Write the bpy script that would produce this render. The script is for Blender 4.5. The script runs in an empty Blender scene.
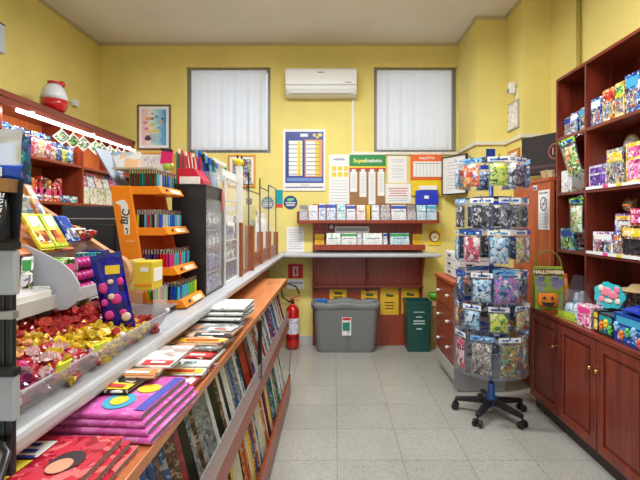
import bpy, bmesh, math, random
from mathutils import Vector, Matrix, Euler
R = math.radians
C = bpy.context.scene.collection
S = bpy.context.scene
random.seed(7)

# ---------------------------------------------------------------- camera, world, lights, exposure
cam_d = bpy.data.cameras.new('camera'); cam = bpy.data.objects.new('camera', cam_d); C.objects.link(cam)
cam.location = (0, 0, 1.5); cam.rotation_euler = (R(90), 0, 0)
cam_d.sensor_width = 36; cam_d.lens = 440/640*36
cam_d.shift_x = -14/640; cam_d.shift_y = -20/640; cam_d.clip_start = .05
S.camera = cam
S.view_settings.view_transform = 'Standard'; S.view_settings.look = 'None'
S.view_settings.gamma = 1; S.view_settings.use_curve_mapping = False
S.view_settings.exposure = 0.38
w = bpy.data.worlds.new('world'); S.world = w; w.use_nodes = True
w.node_tree.nodes['Background'].inputs[0].default_value = (.80, .88, 1, 1)
w.node_tree.nodes['Background'].inputs[1].default_value = 1.1

def area(name, loc, rot, sx, sy, power, col=(1, 1, 1)):
    l = bpy.data.lights.new(name, 'AREA'); l.shape = 'RECTANGLE'; l.size = sx; l.size_y = sy; l.energy = power; l.color = col
    o = bpy.data.objects.new(name, l); C.objects.link(o); o.location = loc; o.rotation_euler = rot
    return o
LAMPS = [(-.3, 3.25, 74), (.1, .4, 30), (1.1, 1.9, 26)]        # ceiling tube fittings, out of the frame above
for x, y, p in LAMPS:
    area('ceiling_lamp_light', (x, y, 3.42), (0, 0, 0), 1.15, .20, p, (.96, .98, 1))
area('led_strip_light', (-2.385, 4.2, 2.31), (0, R(42), 0),   .03, 2.0, 5, (1, .93, .88))

# ---------------------------------------------------------------- materials
def new_mat(name):
    m = bpy.data.materials.new(name); m.use_nodes = True
    nt = m.node_tree
    return m, nt, nt.nodes['Principled BSDF']
MATS = {}
def mat(name, col, rough=.5, metal=0, bump=0, bscale=60, coat=0, emit=0):
    if name in MATS: return MATS[name]
    m, nt, b = new_mat(name)
    b.inputs['Base Color'].default_value = (*col, 1); b.inputs['Roughness'].default_value = rough
    b.inputs['Metallic'].default_value = metal; b.inputs['Coat Weight'].default_value = coat
    if emit:
        b.inputs['Emission Color'].default_value = (*col, 1); b.inputs['Emission Strength'].default_value = emit
    if bump:
        tc = nt.nodes.new('ShaderNodeTexCoord'); n = nt.nodes.new('ShaderNodeTexNoise'); n.inputs['Scale'].default_value = bscale
        bp = nt.nodes.new('ShaderNodeBump'); bp.inputs['Strength'].default_value = bump; bp.inputs['Distance'].default_value = .004
        nt.links.new(tc.outputs['Object'], n.inputs['Vector']); nt.links.new(n.outputs[0], bp.inputs['Height']); nt.links.new(bp.outputs[0], b.inputs['Normal'])
    MATS[name] = m; return m
def ramp(nt, stops, const=False):
    r = nt.nodes.new('ShaderNodeValToRGB'); e = r.color_ramp.elements
    if const: r.color_ramp.interpolation = 'CONSTANT'
    while len(e) < len(stops): e.new(.5)
    for i, (p, c) in enumerate(stops): e[i].position = p; e[i].color = (*c, 1)
    return r
def plaster(name, c, var=.06):
    m, nt, b = new_mat(name); b.inputs['Roughness'].default_value = .75
    tc = nt.nodes.new('ShaderNodeTexCoord'); n = nt.nodes.new('ShaderNodeTexNoise'); n.inputs['Scale'].default_value = 2.2; n.inputs['Detail'].default_value = 5
    r = ramp(nt, [(.3, tuple(x*(1-var) for x in c)), (.7, tuple(x*(1+var) for x in c))])
    nt.links.new(tc.outputs['Object'], n.inputs['Vector']); nt.links.new(n.outputs[0], r.inputs[0]); nt.links.new(r.outputs[0], b.inputs['Base Color'])
    n2 = nt.nodes.new('ShaderNodeTexNoise'); n2.inputs['Scale'].default_value = 45
    bp = nt.nodes.new('ShaderNodeBump'); bp.inputs['Strength'].default_value = .15; bp.inputs['Distance'].default_value = .004
    nt.links.new(tc.outputs['Object'], n2.inputs['Vector']); nt.links.new(n2.outputs[0], bp.inputs['Height']); nt.links.new(bp.outputs[0], b.inputs['Normal'])
    return m
def wood(name, c1, c2, axis=2, rough=.35, sc=9):
    m, nt, b = new_mat(name); b.inputs['Roughness'].default_value = rough
    tc = nt.nodes.new('ShaderNodeTexCoord'); mp = nt.nodes.new('ShaderNodeMapping')
    s = [sc, sc, sc]; s[axis] = sc*.08; mp.inputs['Scale'].default_value = s
    n = nt.nodes.new('ShaderNodeTexNoise'); n.inputs['Scale'].default_value = 2.5; n.inputs['Detail'].default_value = 6; n.inputs['Distortion'].default_value = 1.2
    r = ramp(nt, [(.32, c1), (.5, tuple((a+d)/2 for a, d in zip(c1, c2))), (.68, c2)])
    nt.links.new(tc.outputs['Object'], mp.inputs[0]); nt.links.new(mp.outputs[0], n.inputs['Vector']); nt.links.new(n.outputs[0], r.inputs[0]); nt.links.new(r.outputs[0], b.inputs['Base Color'])
    return m
def cover(name, pal, sc=22, rough=.3, stretch=(1, 1, 1), lines=0):
    """printed card, foil or paper: irregular patches of the palette's colours, offset per object"""
    if name in MATS: return MATS[name]
    m, nt, b = new_mat(name); b.inputs['Roughness'].default_value = rough
    tc = nt.nodes.new('ShaderNodeTexCoord'); oi = nt.nodes.new('ShaderNodeObjectInfo')
    ad = nt.nodes.new('ShaderNodeVectorMath'); ad.operation = 'MULTIPLY_ADD'; ad.inputs[1].default_value = stretch
    k = nt.nodes.new('ShaderNodeMath'); k.operation = 'MULTIPLY'; k.inputs[1].default_value = 13
    nt.links.new(oi.outputs['Random'], k.inputs[0]); nt.links.new(tc.outputs['Object'], ad.inputs[0]); nt.links.new(k.outputs[0], ad.inputs[2])
    n = nt.nodes.new('ShaderNodeTexNoise'); n.inputs['Scale'].default_value = sc*.6
    mx = nt.nodes.new('ShaderNodeMix'); mx.data_type = 'VECTOR'; mx.inputs[0].default_value = .06
    nt.links.new(ad.outputs[0], n.inputs['Vector']); nt.links.new(ad.outputs[0], mx.inputs[4]); nt.links.new(n.outputs['Color'], mx.inputs[5])
    k = len(pal); res = []
    for q in (1.6, 4.6, 2.4):
        v = nt.nodes.new('ShaderNodeTexVoronoi'); v.inputs['Scale'].default_value = sc*q; nt.links.new(mx.outputs[1], v.inputs['Vector'])
        sp = nt.nodes.new('ShaderNodeSeparateColor'); nt.links.new(v.outputs['Color'], sp.inputs[0]); res.append(sp)
    r = ramp(nt, [(i/k, c) for i, c in enumerate(pal)], True); rb = ramp(nt, [(i/k, c) for i, c in enumerate(pal)], True)
    nt.links.new(res[0].outputs[0], r.inputs[0]); nt.links.new(res[1].outputs[1], rb.inputs[0])
    gt = nt.nodes.new('ShaderNodeMath'); gt.operation = 'GREATER_THAN'; gt.inputs[1].default_value = .62; nt.links.new(res[2].outputs[2], gt.inputs[0])
    mm = nt.nodes.new('ShaderNodeMix'); mm.data_type = 'RGBA'; nt.links.new(gt.outputs[0], mm.inputs[0]); nt.links.new(r.outputs[0], mm.inputs[6]); nt.links.new(rb.outputs[0], mm.inputs[7])
    out = mm.outputs[2]
    if lines:
        wv = nt.nodes.new('ShaderNodeTexNoise'); wv.inputs['Scale'].default_value = 1
        mp = nt.nodes.new('ShaderNodeMapping'); mp.inputs['Scale'].default_value = (lines*.5, lines*.5, lines*3)
        nt.links.new(ad.outputs[0], mp.inputs[0]); nt.links.new(mp.outputs[0], wv.inputs['Vector'])
        r2 = ramp(nt, [(.0, (0, 0, 0)), (.56, (1, 1, 1))], True); nt.links.new(wv.outputs[0], r2.inputs[0])
        mc = nt.nodes.new('ShaderNodeMix'); mc.data_type = 'RGBA'; mc.inputs[7].default_value = (*pal[-1], 1)
        nt.links.new(r2.outputs[0], mc.inputs[0]); nt.links.new(out, mc.inputs[6]); out = mc.outputs[2]
    nt.links.new(out, b.inputs['Base Color'])
    MATS[name] = m; return m
def clear(name, tint=(1, 1, 1), alpha=.82, rough=.05, film=(.9, .9, .95)):
    """thin acrylic or film: mostly transparent, a little diffuse and a glossy coat"""
    if name in MATS: return MATS[name]
    m = bpy.data.materials.new(name); m.use_nodes = True; nt = m.node_tree
    for n in list(nt.nodes): nt.nodes.remove(n)
    o = nt.nodes.new('ShaderNodeOutputMaterial'); t = nt.nodes.new('ShaderNodeBsdfTransparent'); t.inputs[0].default_value = (*tint, 1)
    d = nt.nodes.new('ShaderNodeBsdfPrincipled'); d.inputs['Base Color'].default_value = (*film, 1); d.inputs['Roughness'].default_value = rough
    mx = nt.nodes.new('ShaderNodeMixShader'); mx.inputs[0].default_value = 1-alpha
    nt.links.new(t.outputs[0], mx.inputs[1]); nt.links.new(d.outputs[0], mx.inputs[2]); nt.links.new(mx.outputs[0], o.inputs[0])
    MATS[name] = m; return m
def floor_mat():
    m, nt, b = new_mat('terrazzo_tiles'); b.inputs['Roughness'].default_value = .30
    L = nt.links.new; tc = nt.nodes.new('ShaderNodeTexCoord')
    mp = nt.nodes.new('ShaderNodeMapping'); mp.inputs['Location'].default_value = (.01, -.02, 0)
    L(tc.outputs['Object'], mp.inputs[0])
    br = nt.nodes.new('ShaderNodeTexBrick'); br.offset = 0; br.inputs['Scale'].default_value = 1; br.inputs['Brick Width'].default_value = .41; br.inputs['Row Height'].default_value = .414
    br.inputs['Mortar Size'].default_value = .0035; br.inputs['Mortar Smooth'].default_value = .2; br.inputs['Bias'].default_value = 0
    br.inputs['Color1'].default_value = (.345, .342, .312, 1); br.inputs['Color2'].default_value = (.38, .376, .345, 1); br.inputs['Mortar'].default_value = (.23, .225, .195, 1)
    L(mp.outputs[0], br.inputs['Vector'])
    v = nt.nodes.new('ShaderNodeTexVoronoi'); v.inputs['Scale'].default_value = 130; L(tc.outputs['Object'], v.inputs['Vector'])
    sp = nt.nodes.new('ShaderNodeSeparateColor'); L(v.outputs['Color'], sp.inputs[0])
    r = ramp(nt, [(0, (.78, .77, .73)), (.14, (1, 1, 1)), (.62, (.93, .92, .89)), (.85, (1.1, 1.1, 1.09))], True); L(sp.outputs[0], r.inputs[0])
    mx = nt.nodes.new('ShaderNodeMix'); mx.data_type = 'RGBA'; mx.blend_type = 'MULTIPLY'; mx.inputs[0].default_value = 1
    L(br.outputs['Color'], mx.inputs[6]); L(r.outputs[0], mx.inputs[7])
    n = nt.nodes.new('ShaderNodeTexNoise'); n.inputs['Scale'].default_value = 1.6; n.inputs['Detail'].default_value = 5; L(tc.outputs['Object'], n.inputs['Vector'])
    r3 = ramp(nt, [(.3, (.88, .88, .86)), (.7, (1.05, 1.05, 1.05))]); L(n.outputs[0], r3.inputs[0])
    m2 = nt.nodes.new('ShaderNodeMix'); m2.data_type = 'RGBA'; m2.blend_type = 'MULTIPLY'; m2.inputs[0].default_value = 1
    L(mx.outputs[2], m2.inputs[6]); L(r3.outputs[0], m2.inputs[7]); L(m2.outputs[2], b.inputs['Base Color'])
    return m

# ---------------------------------------------------------------- mesh builder
class MB:
    def __init__(s): s.bm = bmesh.new(); s.mi = 0
    def m(s, i): s.mi = i; return s
    def face(s, vs):
        try: f = s.bm.faces.new(vs); f.material_index = s.mi; return f
        except ValueError: return None
    def box(s, x0, x1, y0, y1, z0, z1):
        v = [s.bm.verts.new((x, y, z)) for z in (z0, z1) for y in (y0, y1) for x in (x0, x1)]
        for q in ((0, 2, 3, 1), (4, 5, 7, 6), (0, 1, 5, 4), (2, 6, 7, 3), (0, 4, 6, 2), (1, 3, 7, 5)): s.face([v[i] for i in q])
        return s
    def obox(s, c, size, rot=(0, 0, 0)):
        M = Matrix.Translation(c) @ Euler(rot).to_matrix().to_4x4(); a = [k/2 for k in size]
        v = [s.bm.verts.new(M @ Vector((x, y, z))) for z in (-a[2], a[2]) for y in (-a[1], a[1]) for x in (-a[0], a[0])]
        for q in ((0, 2, 3, 1), (4, 5, 7, 6), (0, 1, 5, 4), (2, 6, 7, 3), (0, 4, 6, 2), (1, 3, 7, 5)): s.face([v[i] for i in q])
        return s
    def ring(s, pts): return [s.bm.verts.new(p) for p in pts]
    def skin(s, a, b):
        n = len(a)
        for i in range(n): s.face([a[i], a[(i+1) % n], b[(i+1) % n], b[i]])
    def loft(s, rings, cap0=True, cap1=True):
        rs = [s.ring(r) for r in rings]
        for a, b in zip(rs, rs[1:]): s.skin(a, b)
        if cap0: s.face(rs[0][::-1])
        if cap1: s.face(rs[-1])
        return s
    def cyl(s, p0, p1, r0, r1=None, n=14, cap=True):
        r1 = r0 if r1 is None else r1; p0 = Vector(p0); p1 = Vector(p1); d = (p1-p0).normalized()
        u = d.orthogonal().normalized(); w_ = d.cross(u)
        f = lambda p, r: [p+(u*math.cos(2*math.pi*i/n)+w_*math.sin(2*math.pi*i/n))*r for i in range(n)]
        return s.loft([f(p0, r0), f(p1, r1)], cap, cap)
    def lathe(s, prof, c=(0, 0, 0), n=20, cap=True):
        return s.loft([[(c[0]+r*math.cos(2*math.pi*i/n), c[1]+r*math.sin(2*math.pi*i/n), c[2]+z) for i in range(n)] for r, z in prof], cap, cap)
    def tube(s, pts, r, n=8):
        pts = [Vector(p) for p in pts]; rings = []
        u = None
        for i, p in enumerate(pts):
            d = (pts[min(i+1, len(pts)-1)]-pts[max(i-1, 0)]).normalized()
            u = d.orthogonal().normalized() if u is None else (u-d*u.dot(d)).normalized()
            w_ = d.cross(u); rings.append([p+(u*math.cos(2*math.pi*k/n)+w_*math.sin(2*math.pi*k/n))*r for k in range(n)])
        return s.loft(rings)
    def prism(s, poly, axis, a, b):
        """poly in the two other axes, extruded from a to b along axis (0 x, 1 y, 2 z)"""
        def P(t, q): l = list(q); l.insert(axis, t); return l
        return s.loft([[P(a, q) for q in poly], [P(b, q) for q in poly]])
    def ball(s, c, r, n=10, k=6):
        if not hasattr(r, '__len__'): r = (r, r, r)
        pr = [(math.sin(math.pi*(i)/k), -math.cos(math.pi*i/k)) for i in range(1, k)]
        return s.loft([[(c[0]+r[0]*q*math.cos(2*math.pi*i/n), c[1]+r[1]*q*math.sin(2*math.pi*i/n), c[2]+r[2]*z) for i in range(n)] for q, z in pr])
    def grid(s, f, nu, nv):
        """surface from f(u, v), u and v in 0..1"""
        g = [[s.bm.verts.new(f(i/nu, j/nv)) for j in range(nv+1)] for i in range(nu+1)]
        for i in range(nu):
            for j in range(nv): s.face([g[i][j], g[i+1][j], g[i+1][j+1], g[i][j+1]])
        return s
    def pouch(s, w_, h, t, c=(0, 0, 0), nu=8, nv=8, frill=.012):
        """pillow pouch in the xz plane, top centre at c"""
        def pt(sg):
            def f(u, v):
                a = max(0, 1-(2*u-1)**4)*max(0, 1-(2*v-1)**4)
                wr = .0025*math.sin(v*21+u*9)*a
                return (c[0]+(u-.5)*w_*(1-.06*math.sin(math.pi*v)), c[1]+sg*(t/2*a+wr+.0006), c[2]-v*h)
            return f
        s.grid(pt(-1), nu, nv); s.grid(pt(1), nu, nv); return s
    def xf(s, M): s.bm.transform(M); return s

WM = {}          # world matrices of what has been placed so far
def build(name, mb, mats, parent=None, smooth=False, bevel=0, local=False, origin=None, sub=0, solid=0):
    me = bpy.data.meshes.new(name)
    bmesh.ops.remove_doubles(mb.bm, verts=mb.bm.verts, dist=1e-6) if smooth else None
    bmesh.ops.recalc_face_normals(mb.bm, faces=mb.bm.faces)
    o = bpy.data.objects.new(name, me)
    if parent is not None:
        M = WM[parent.name]
        if not local: mb.bm.transform(M.inverted())
        WM[o.name] = M
    else:
        if origin is None and mb.bm.verts:
            xs = [v.co for v in mb.bm.verts]
            origin = Vector([(min(v[i] for v in xs)+max(v[i] for v in xs))/2 for i in (0, 1)]+[min(v[2] for v in xs)])
        origin = Vector(origin or (0, 0, 0))
        mb.bm.transform(Matrix.Translation(-origin)); o.location = origin; WM[o.name] = Matrix.Translation(origin)
    mb.bm.to_mesh(me); mb.bm.free()
    if smooth:
        for p in me.polygons: p.use_smooth = True
    for m_ in (mats if isinstance(mats, (list, tuple)) else [mats]): me.materials.append(m_)
    C.objects.link(o)
    if parent is not None: o.parent = parent
    if solid: k = o.modifiers.new('solid', 'SOLIDIFY'); k.thickness = solid; k.offset = 0
    if bevel: k = o.modifiers.new('bevel', 'BEVEL'); k.width = bevel; k.segments = 2; k.limit_method = 'ANGLE'
    if sub: k = o.modifiers.new('sub', 'SUBSURF'); k.levels = sub; k.render_levels = sub
    return o
def tag(o, label, cat, group=None, kind=None):
    o['label'] = label; o['category'] = cat
    if group: o['group'] = group
    if kind: o['kind'] = kind
    return o
def thing(name, label, cat, loc=(0, 0, 0), rz=0, group=None):
    o = bpy.data.objects.new(name, None); o.empty_display_size = .05; C.objects.link(o)
    o.location = loc; o.rotation_euler = (0, 0, rz); WM[o.name] = Matrix.Translation(loc) @ Matrix.Rotation(rz, 4, 'Z')
    return tag(o, label, cat, group)
def struct(name, mb, m, **k):
    o = build(name, mb, m, **k)
    if k.get('parent') is None: o['kind'] = 'structure'
    return o
def dup(root, loc, rz=None, label=None, group=None, rot=None):
    def cp(o, par):
        c = o.copy(); C.objects.link(c)
        if par is not None: c.parent = par
        for ch in [q for q in KIDS.get(o.name, [])]: KIDS.setdefault(c.name, []).append(cp(ch, c))
        return c
    if root.name not in KIDS:
        def scan(o):
            KIDS[o.name] = list(o.children)
            for q in o.children: scan(q)
        scan(root)
    r = cp(root, None); r.location = loc
    if rz is not None: r.rotation_euler = (0, 0, rz)
    if rot is not None: r.rotation_euler = rot
    if label: r['label'] = label
    if group: r['group'] = group
    return r
KIDS = {}
def recolour(o, part, m, slot=0):
    for q in ([o] if part is None else [c for c in KIDS.get(o.name, o.children) if c.name.split('.')[0] == part]):
        q.material_slots[slot].link = 'OBJECT'; q.material_slots[slot].material = m
def text(body, size, loc, parent, m, rot=(R(90), 0, 0), name='lettering', align='CENTER', bold=0, mtx=None):
    cu = bpy.data.curves.new(name, 'FONT'); cu.body = body; cu.size = size; cu.extrude = .0006; cu.align_x = align; cu.align_y = 'CENTER'; cu.offset = bold
    tmp = bpy.data.objects.new('tmp', cu); me = bpy.data.meshes.new_from_object(tmp); bpy.data.objects.remove(tmp)
    me.materials.clear(); me.materials.append(m); o = bpy.data.objects.new(name, me); C.objects.link(o)
    W = Matrix.Translation(loc) @ (mtx.to_4x4() if mtx is not None else Euler(rot).to_matrix().to_4x4())
    if parent is not None: o.parent = parent; W = WM[parent.name].inverted() @ W
    o.matrix_local = W; return o
ONES = ['', 'first', 'second', 'third', 'fourth', 'fifth', 'sixth', 'seventh', 'eighth', 'ninth', 'tenth', 'eleventh', 'twelfth', 'thirteenth', 'fourteenth', 'fifteenth', 'sixteenth', 'seventeenth', 'eighteenth', 'nineteenth']
TENS = {2: ('twentieth', 'twenty'), 3: ('thirtieth', 'thirty'), 4: ('fortieth', 'forty'), 5: ('fiftieth', 'fifty'), 6: ('sixtieth', 'sixty'), 7: ('seventieth', 'seventy')}
def nth(n): return ONES[n] if n < 20 else (TENS[n//10][0] if n % 10 == 0 else TENS[n//10][1]+'-'+ONES[n % 10])

# colours
yel = plaster('yellow_paint', (.78, .66, .205)); ceil_m = plaster('ceiling_paint', (.80, .755, .69), .03)
white = mat('white_plastic', (.80, .80, .78), .35); paper = mat('white_paper', (.82, .82, .80), .6)
black = mat('black_plastic', (.012, .012, .014), .35); grey = mat('grey_plastic', (.20, .21, .22), .45)
chrome = mat('chrome', (.7, .7, .72), .2, 1); alu = mat('aluminium', (.42, .42, .42), .4, .7)
red = mat('red_plastic', (.60, .015, .015), .3); blue = mat('blue_plastic', (.015, .06, .42), .3)
green = mat('green_plastic', (.03, .30, .06), .4); yellow = mat('yellow_card', (.85, .58, .02), .45)
orange = mat('orange_plastic', (.90, .27, .01), .35); purple = mat('purple_plastic', (.13, .03, .33), .35)
pink = mat('pink_plastic', (.80, .06, .28), .35); cyan = mat('cyan_plastic', (.05, .38, .60), .35); brass = mat('brass', (.65, .45, .15), .25, 1)
ink = mat('black_ink', (.02, .02, .025), .6); blueink = mat('blue_ink', (.02, .05, .35), .6); redink = mat('red_ink', (.6, .02, .02), .6); whink = mat('white_ink', (.85, .85, .85), .6)
cherry = wood('cherry_wood', (.12, .017, .009), (.24, .038, .017), 2, .28); cherry_h = wood('cherry_shelf_wood', (.12, .019, .009), (.24, .042, .018), 1, .28)
redwood = wood('red_brown_wood', (.23, .032, .012), (.33, .056, .020), 2, .35); orwood = wood('orange_brown_wood', (.50, .15, .045), (.66, .22, .07), 1, .28)
orwood_v = wood('orange_back_wood', (.52, .14, .035), (.66, .20, .05), 2, .35)
glassy = clear('clear_acrylic'); film = clear('clear_film', alpha=.70, rough=.08); lipm = clear('frosted_acrylic', alpha=.62, rough=.2, film=(.50, .50, .54)); pane_m = clear('window_glass', alpha=.92)
def hx(h): return tuple(((int(h[i:i+2], 16)/255)**2.2) for i in (0, 2, 4))
def pal(s): return [hx(q) for q in s.split()]
CV = {k: cover('print_'+k, pal(v), sc, lines=ln) for k, v, sc, ln in [
 ('red', 'c81e1e 8e1418 e85a3c f0e8e0 601010 e02a2a', 26, 0), ('blue', '1e50b4 142a78 58a8e0 f0f4f8 0c1c50 2a78d0', 26, 0),
 ('pink', 'e060a0 c83c82 f0a0c8 f8e8f0 8c2864 e878b0', 26, 0), ('dark', '141418 22222c 3c3440 0c0c0e 50484c 18202c', 28, 0),
 ('white', 'f0f0ec e0e0e0 c8d0d8 f8f8f8 a8b0c0 e8e0d0', 26, 0), ('yellow', 'f0d020 e8b414 f8f0a0 c88c14 f0e8d8 e8d840', 26, 0),
 ('green', '3c9632 28641e a0d050 e8f0e0 143c14 6eb43c', 26, 0), ('mixed', 'd8d4dc a04858 5070a8 282838 d0b868 6c9484', 30, 0),
 ('orange', 'e87820 c85014 f0b450 f0e8e0 783010 f09030', 26, 0), ('purple', '5a3296 3c1e6e a078c8 e8e0f0 281450 7846b4', 26, 0),
 ('teal', '1e8ca0 14646e 78c8d0 e8f4f4 0c3c46 28a0b4', 26, 0), ('grey', '787c84 505860 a8acb4 e0e0e0 30343c 8c8c8c', 26, 0),
 ('doc', 'f2f2f0 f0f0ee eeeeec', 20, 60), ('brown', '6e4628 46280f a07850 d8c8b0 281808 8c5a32', 26, 0), ('photo', 'd8a888 b06850 301c18 e8d0c0 804838 c09080', 20, 0),
]}
docm = cover('printed_document', pal('f2f2f0 ededeb f4f4f2 9aa0aa'), 10, .6, lines=45)
# ---------------------------------------------------------------- room shell
H = 3.63; BY = 5.3
struct('floor', MB().box(-2.83, 2.07, -1.5, BY, -.1, 0), floor_mat())
struct('ceiling', MB().box(-3.0, 2.4, -1.7, 5.6, H, H+.1), ceil_m)
struct('wall_left', MB().box(-3.0, -2.83, -1.5, BY+.25, 0, H), yel)
W1 = (-1.783, -.765, 2.307, 3.344); W2 = (.482, 1.480, 2.307, 3.344)
m = MB(); y0, y1 = BY, BY+.25
m.box(-2.83, 1.7, y0, y1, 0, W1[2]).box(-2.83, 1.7, y0, y1, W1[3], H)
m.box(-2.83, W1[0], y0, y1, W1[2], W1[3]).box(W1[1], W2[0], y0, y1, W1[2], W1[3]).box(W2[1], 1.7, y0, y1, W1[2], W1[3])
struct('wall_back', m, yel)
struct('wall_right', MB().prism([(1.495, 5.3), (1.495, 4.61), (1.80, 4.61), (1.80, 4.2), (2.07, 4.2), (2.07, -1.5), (2.4, -1.5), (2.4, 5.3)], 2, 0, H), yel)
m = MB(); m.box(-3.0, 2.4, -1.7, -1.5, 2.6, H).box(-3.0, -1.6, -1.7, -1.5, 0, 2.6).box(1.6, 2.4, -1.7, -1.5, 0, 2.6)
struct('wall_front', m, yel)
cornice = mat('cornice_paint', (.55, .48, .28), .7)
struct('trim_1', MB().box(-2.83, 1.495, BY-.025, BY, H-.03, H), cornice)
struct('trim_2', MB().box(-2.83, -2.81, -1.5, BY-.025, H-.03, H), cornice)
struct('trim_3', MB().prism([(1.495, 5.27), (1.495, 4.61), (1.80, 4.61), (1.80, 4.2), (2.07, 4.2), (2.07, 0), (2.05, 0), (2.05, 4.18), (1.78, 4.18), (1.78, 4.59), (1.475, 4.59), (1.475, 5.27)], 2, H-.03, H), cornice)
struct('baseboard_back', MB().box(-.55, -.255, BY-.015, BY, 0, .11), mat('baseboard_tile', (.5, .5, .47), .4), bevel=.003)
# the painted heating pipe on the right wall
tag(build('wall_pipe', MB().cyl((2.045, 3.68, 0), (2.045, 3.68, H), .017), mat('pipe_paint', (.40, .32, .06), .45), smooth=True), 'vertical yellow-painted pipe on the wall above the cherry wood bookcase', 'pipe')

# windows
frame_m = mat('window_metal', (.23, .22, .20), .45, .3)
for i, (a, b, z0, z1) in enumerate((W1, W2)):
    f = MB(); t = .045; y = BY+.05
    f.box(a, a+t, y, y+.05, z0, z1).box(b-t, b, y, y+.05, z0, z1).box(a+t, b-t, y, y+.05, z0, z0+t).box(a+t, b-t, y, y+.05, z1-t, z1)
    o = struct('window_%d' % (i+1), f, frame_m, bevel=.004)
    build('pane', MB().box(a+t, b-t, y+.02, y+.026, z0+t, z1-t), pane_m, o)
    build('window_sill', MB().box(a, b, BY+.001, y, z0, z0+.012), frame_m, o)
lace = bpy.data.materials.new('lace'); lace.use_nodes = True; nt = lace.node_tree; bs = nt.nodes['Principled BSDF']
bs.inputs['Base Color'].default_value = (.86, .87, .89, 1); bs.inputs['Roughness'].default_value = .8
tr = nt.nodes.new('ShaderNodeBsdfTranslucent'); tr.inputs[0].default_value = (.8, .83, .88, 1)
mx = nt.nodes.new('ShaderNodeMixShader'); mx.inputs[0].default_value = .45
nt.links.new(bs.outputs[0], mx.inputs[1]); nt.links.new(tr.outputs[0], mx.inputs[2]); nt.links.new(mx.outputs[0], nt.nodes['Material Output'].inputs[0])
for k, (a, b, lab) in enumerate(((-1.725, -.815, 'white lace curtain in the window between the flower picture and the air conditioner'), (.52, 1.42, 'white lace curtain in the window above the right end of the slip shelf'))):
    t = thing('lace_curtain', lab, 'curtain', ((a+b)/2, BY+.03, 2.34))
    def f(u, v, a=a, b=b, k=k):
        pl = .008*math.sin(u*38+k)+.005*math.sin(u*71+2*k)
        return (a+(b-a)*u, BY+.025+pl*(.5+.5*v)*min(1, 3*v+.2), 3.315-v*(.965+.008*math.sin(u*60)))
    build('curtain_cloth', MB().grid(f, 120, 16), lace, t, smooth=True)
    build('lace_hem', MB().grid(lambda u, v: (a+(b-a)*u, BY+.012, 2.375-v*(.022+.008*abs(math.sin(u*45)))), 120, 2), lace, t)
    build('curtain_rod', MB().cyl((a-.02, BY+.03, 3.315), (b+.02, BY+.03, 3.315), .006), alu, t)

# cable trunking that runs round the room, with its riser to the air conditioner
tk = thing('cable_trunking', 'white cable trunking along the wall under the windows, rising to the air conditioner', 'cable trunking', (.25, BY, 2.3))
tr_m = mat('trunking', (.74, .70, .60), .4)
def rail(pts):
    m = MB()
    m.prism([p for p in pts], 2, 2.285, 2.318); return m
build('horizontal_run', rail([(.22, 5.3), (1.495, 5.3), (1.495, 4.61), (1.80, 4.61), (1.80, 4.2), (2.07, 4.2), (2.07, 4.175), (1.775, 4.175), (1.775, 4.585), (1.47, 4.585), (1.47, 5.275), (.22, 5.275)]), tr_m, tk)
build('vertical_run', MB().box(.215, .245, 5.275, 5.3, 2.318, 2.95), tr_m, tk)

# air conditioner
ac = thing('air_conditioner', 'white wall-mounted air conditioner between the two curtained windows', 'air conditioner', (-.15, 5.3, 2.95))
m = MB(); pr = [(5.295, 3.27), (5.13, 3.27), (5.10, 3.24), (5.085, 3.10), (5.10, 3.02), (5.16, 2.965), (5.295, 2.955)]
m.prism(pr, 0, -.565, .265); build('body', m, mat('ac_white', (.82, .83, .82), .3), ac, bevel=.01)
build('louvre', MB().obox((-.15, 5.122, 2.992), (.74, .004, .055), (R(-48), 0, 0)), mat('ac_flap', (.70, .71, .71), .35), ac)
build('seam', MB().box(-.56, .26, 5.083, 5.09, 3.062, 3.066), grey, ac)
build('display', MB().box(.13, .20, 5.083, 5.088, 3.085, 3.10), mat('ac_disp', (.35, .38, .4), .3), ac)
build('maker_mark', MB().box(-.19, -.11, 5.088, 5.092, 3.205, 3.215), grey, ac)

# ceiling lamps
for i, (x, y, p) in enumerate(LAMPS):
    t = thing('ceiling_lamp', 'white twin-tube fluorescent ceiling lamp, %s one from the window wall' % nth(i+1), 'lamp', (x, y, H), 0, 'fluorescent ceiling lamps')
    build('housing', MB().box(x-.62, x+.62, y-.13, y+.13, H-.07, H), white, t, bevel=.01)
    build('tube', MB().cyl((x-.58, y-.05, H-.10), (x+.58, y-.05, H-.10), .014), mat('tube_glow', (1, .98, .95), .3, emit=7), t, smooth=True)
    build('tube', MB().cyl((x-.58, y+.05, H-.10), (x+.58, y+.05, H-.10), .014), MATS['tube_glow'], t, smooth=True)

# ---------------------------------------------------------------- L-shaped counter
WT = 1.12
ct = thing('shop_counter', 'long white-topped shop counter running to the window wall and along it', 'counter', (-.85, 2.6, 0))
m = MB(); m.prism([(-1.20, .15), (-.56, .15), (-.56, 4.92), (1.20, 4.92), (1.20, 5.3), (-1.20, 5.3)], 2, 1.08, WT)
wt_m = mat('worktop_laminate', (.46, .48, .51), .25)
build('worktop', m, wt_m, ct, bevel=.012)
build('front_panel', MB().box(-.75, -.73, .2, 4.95, 0, 1.079), redwood, ct)
build('end_panel', MB().box(-1.15, -.75, .2, .22, 0, 1.079), redwood, ct)
build('rear_panel', MB().box(-1.17, -1.15, .2, 5.29, 0, 1.079), redwood, ct)
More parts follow.
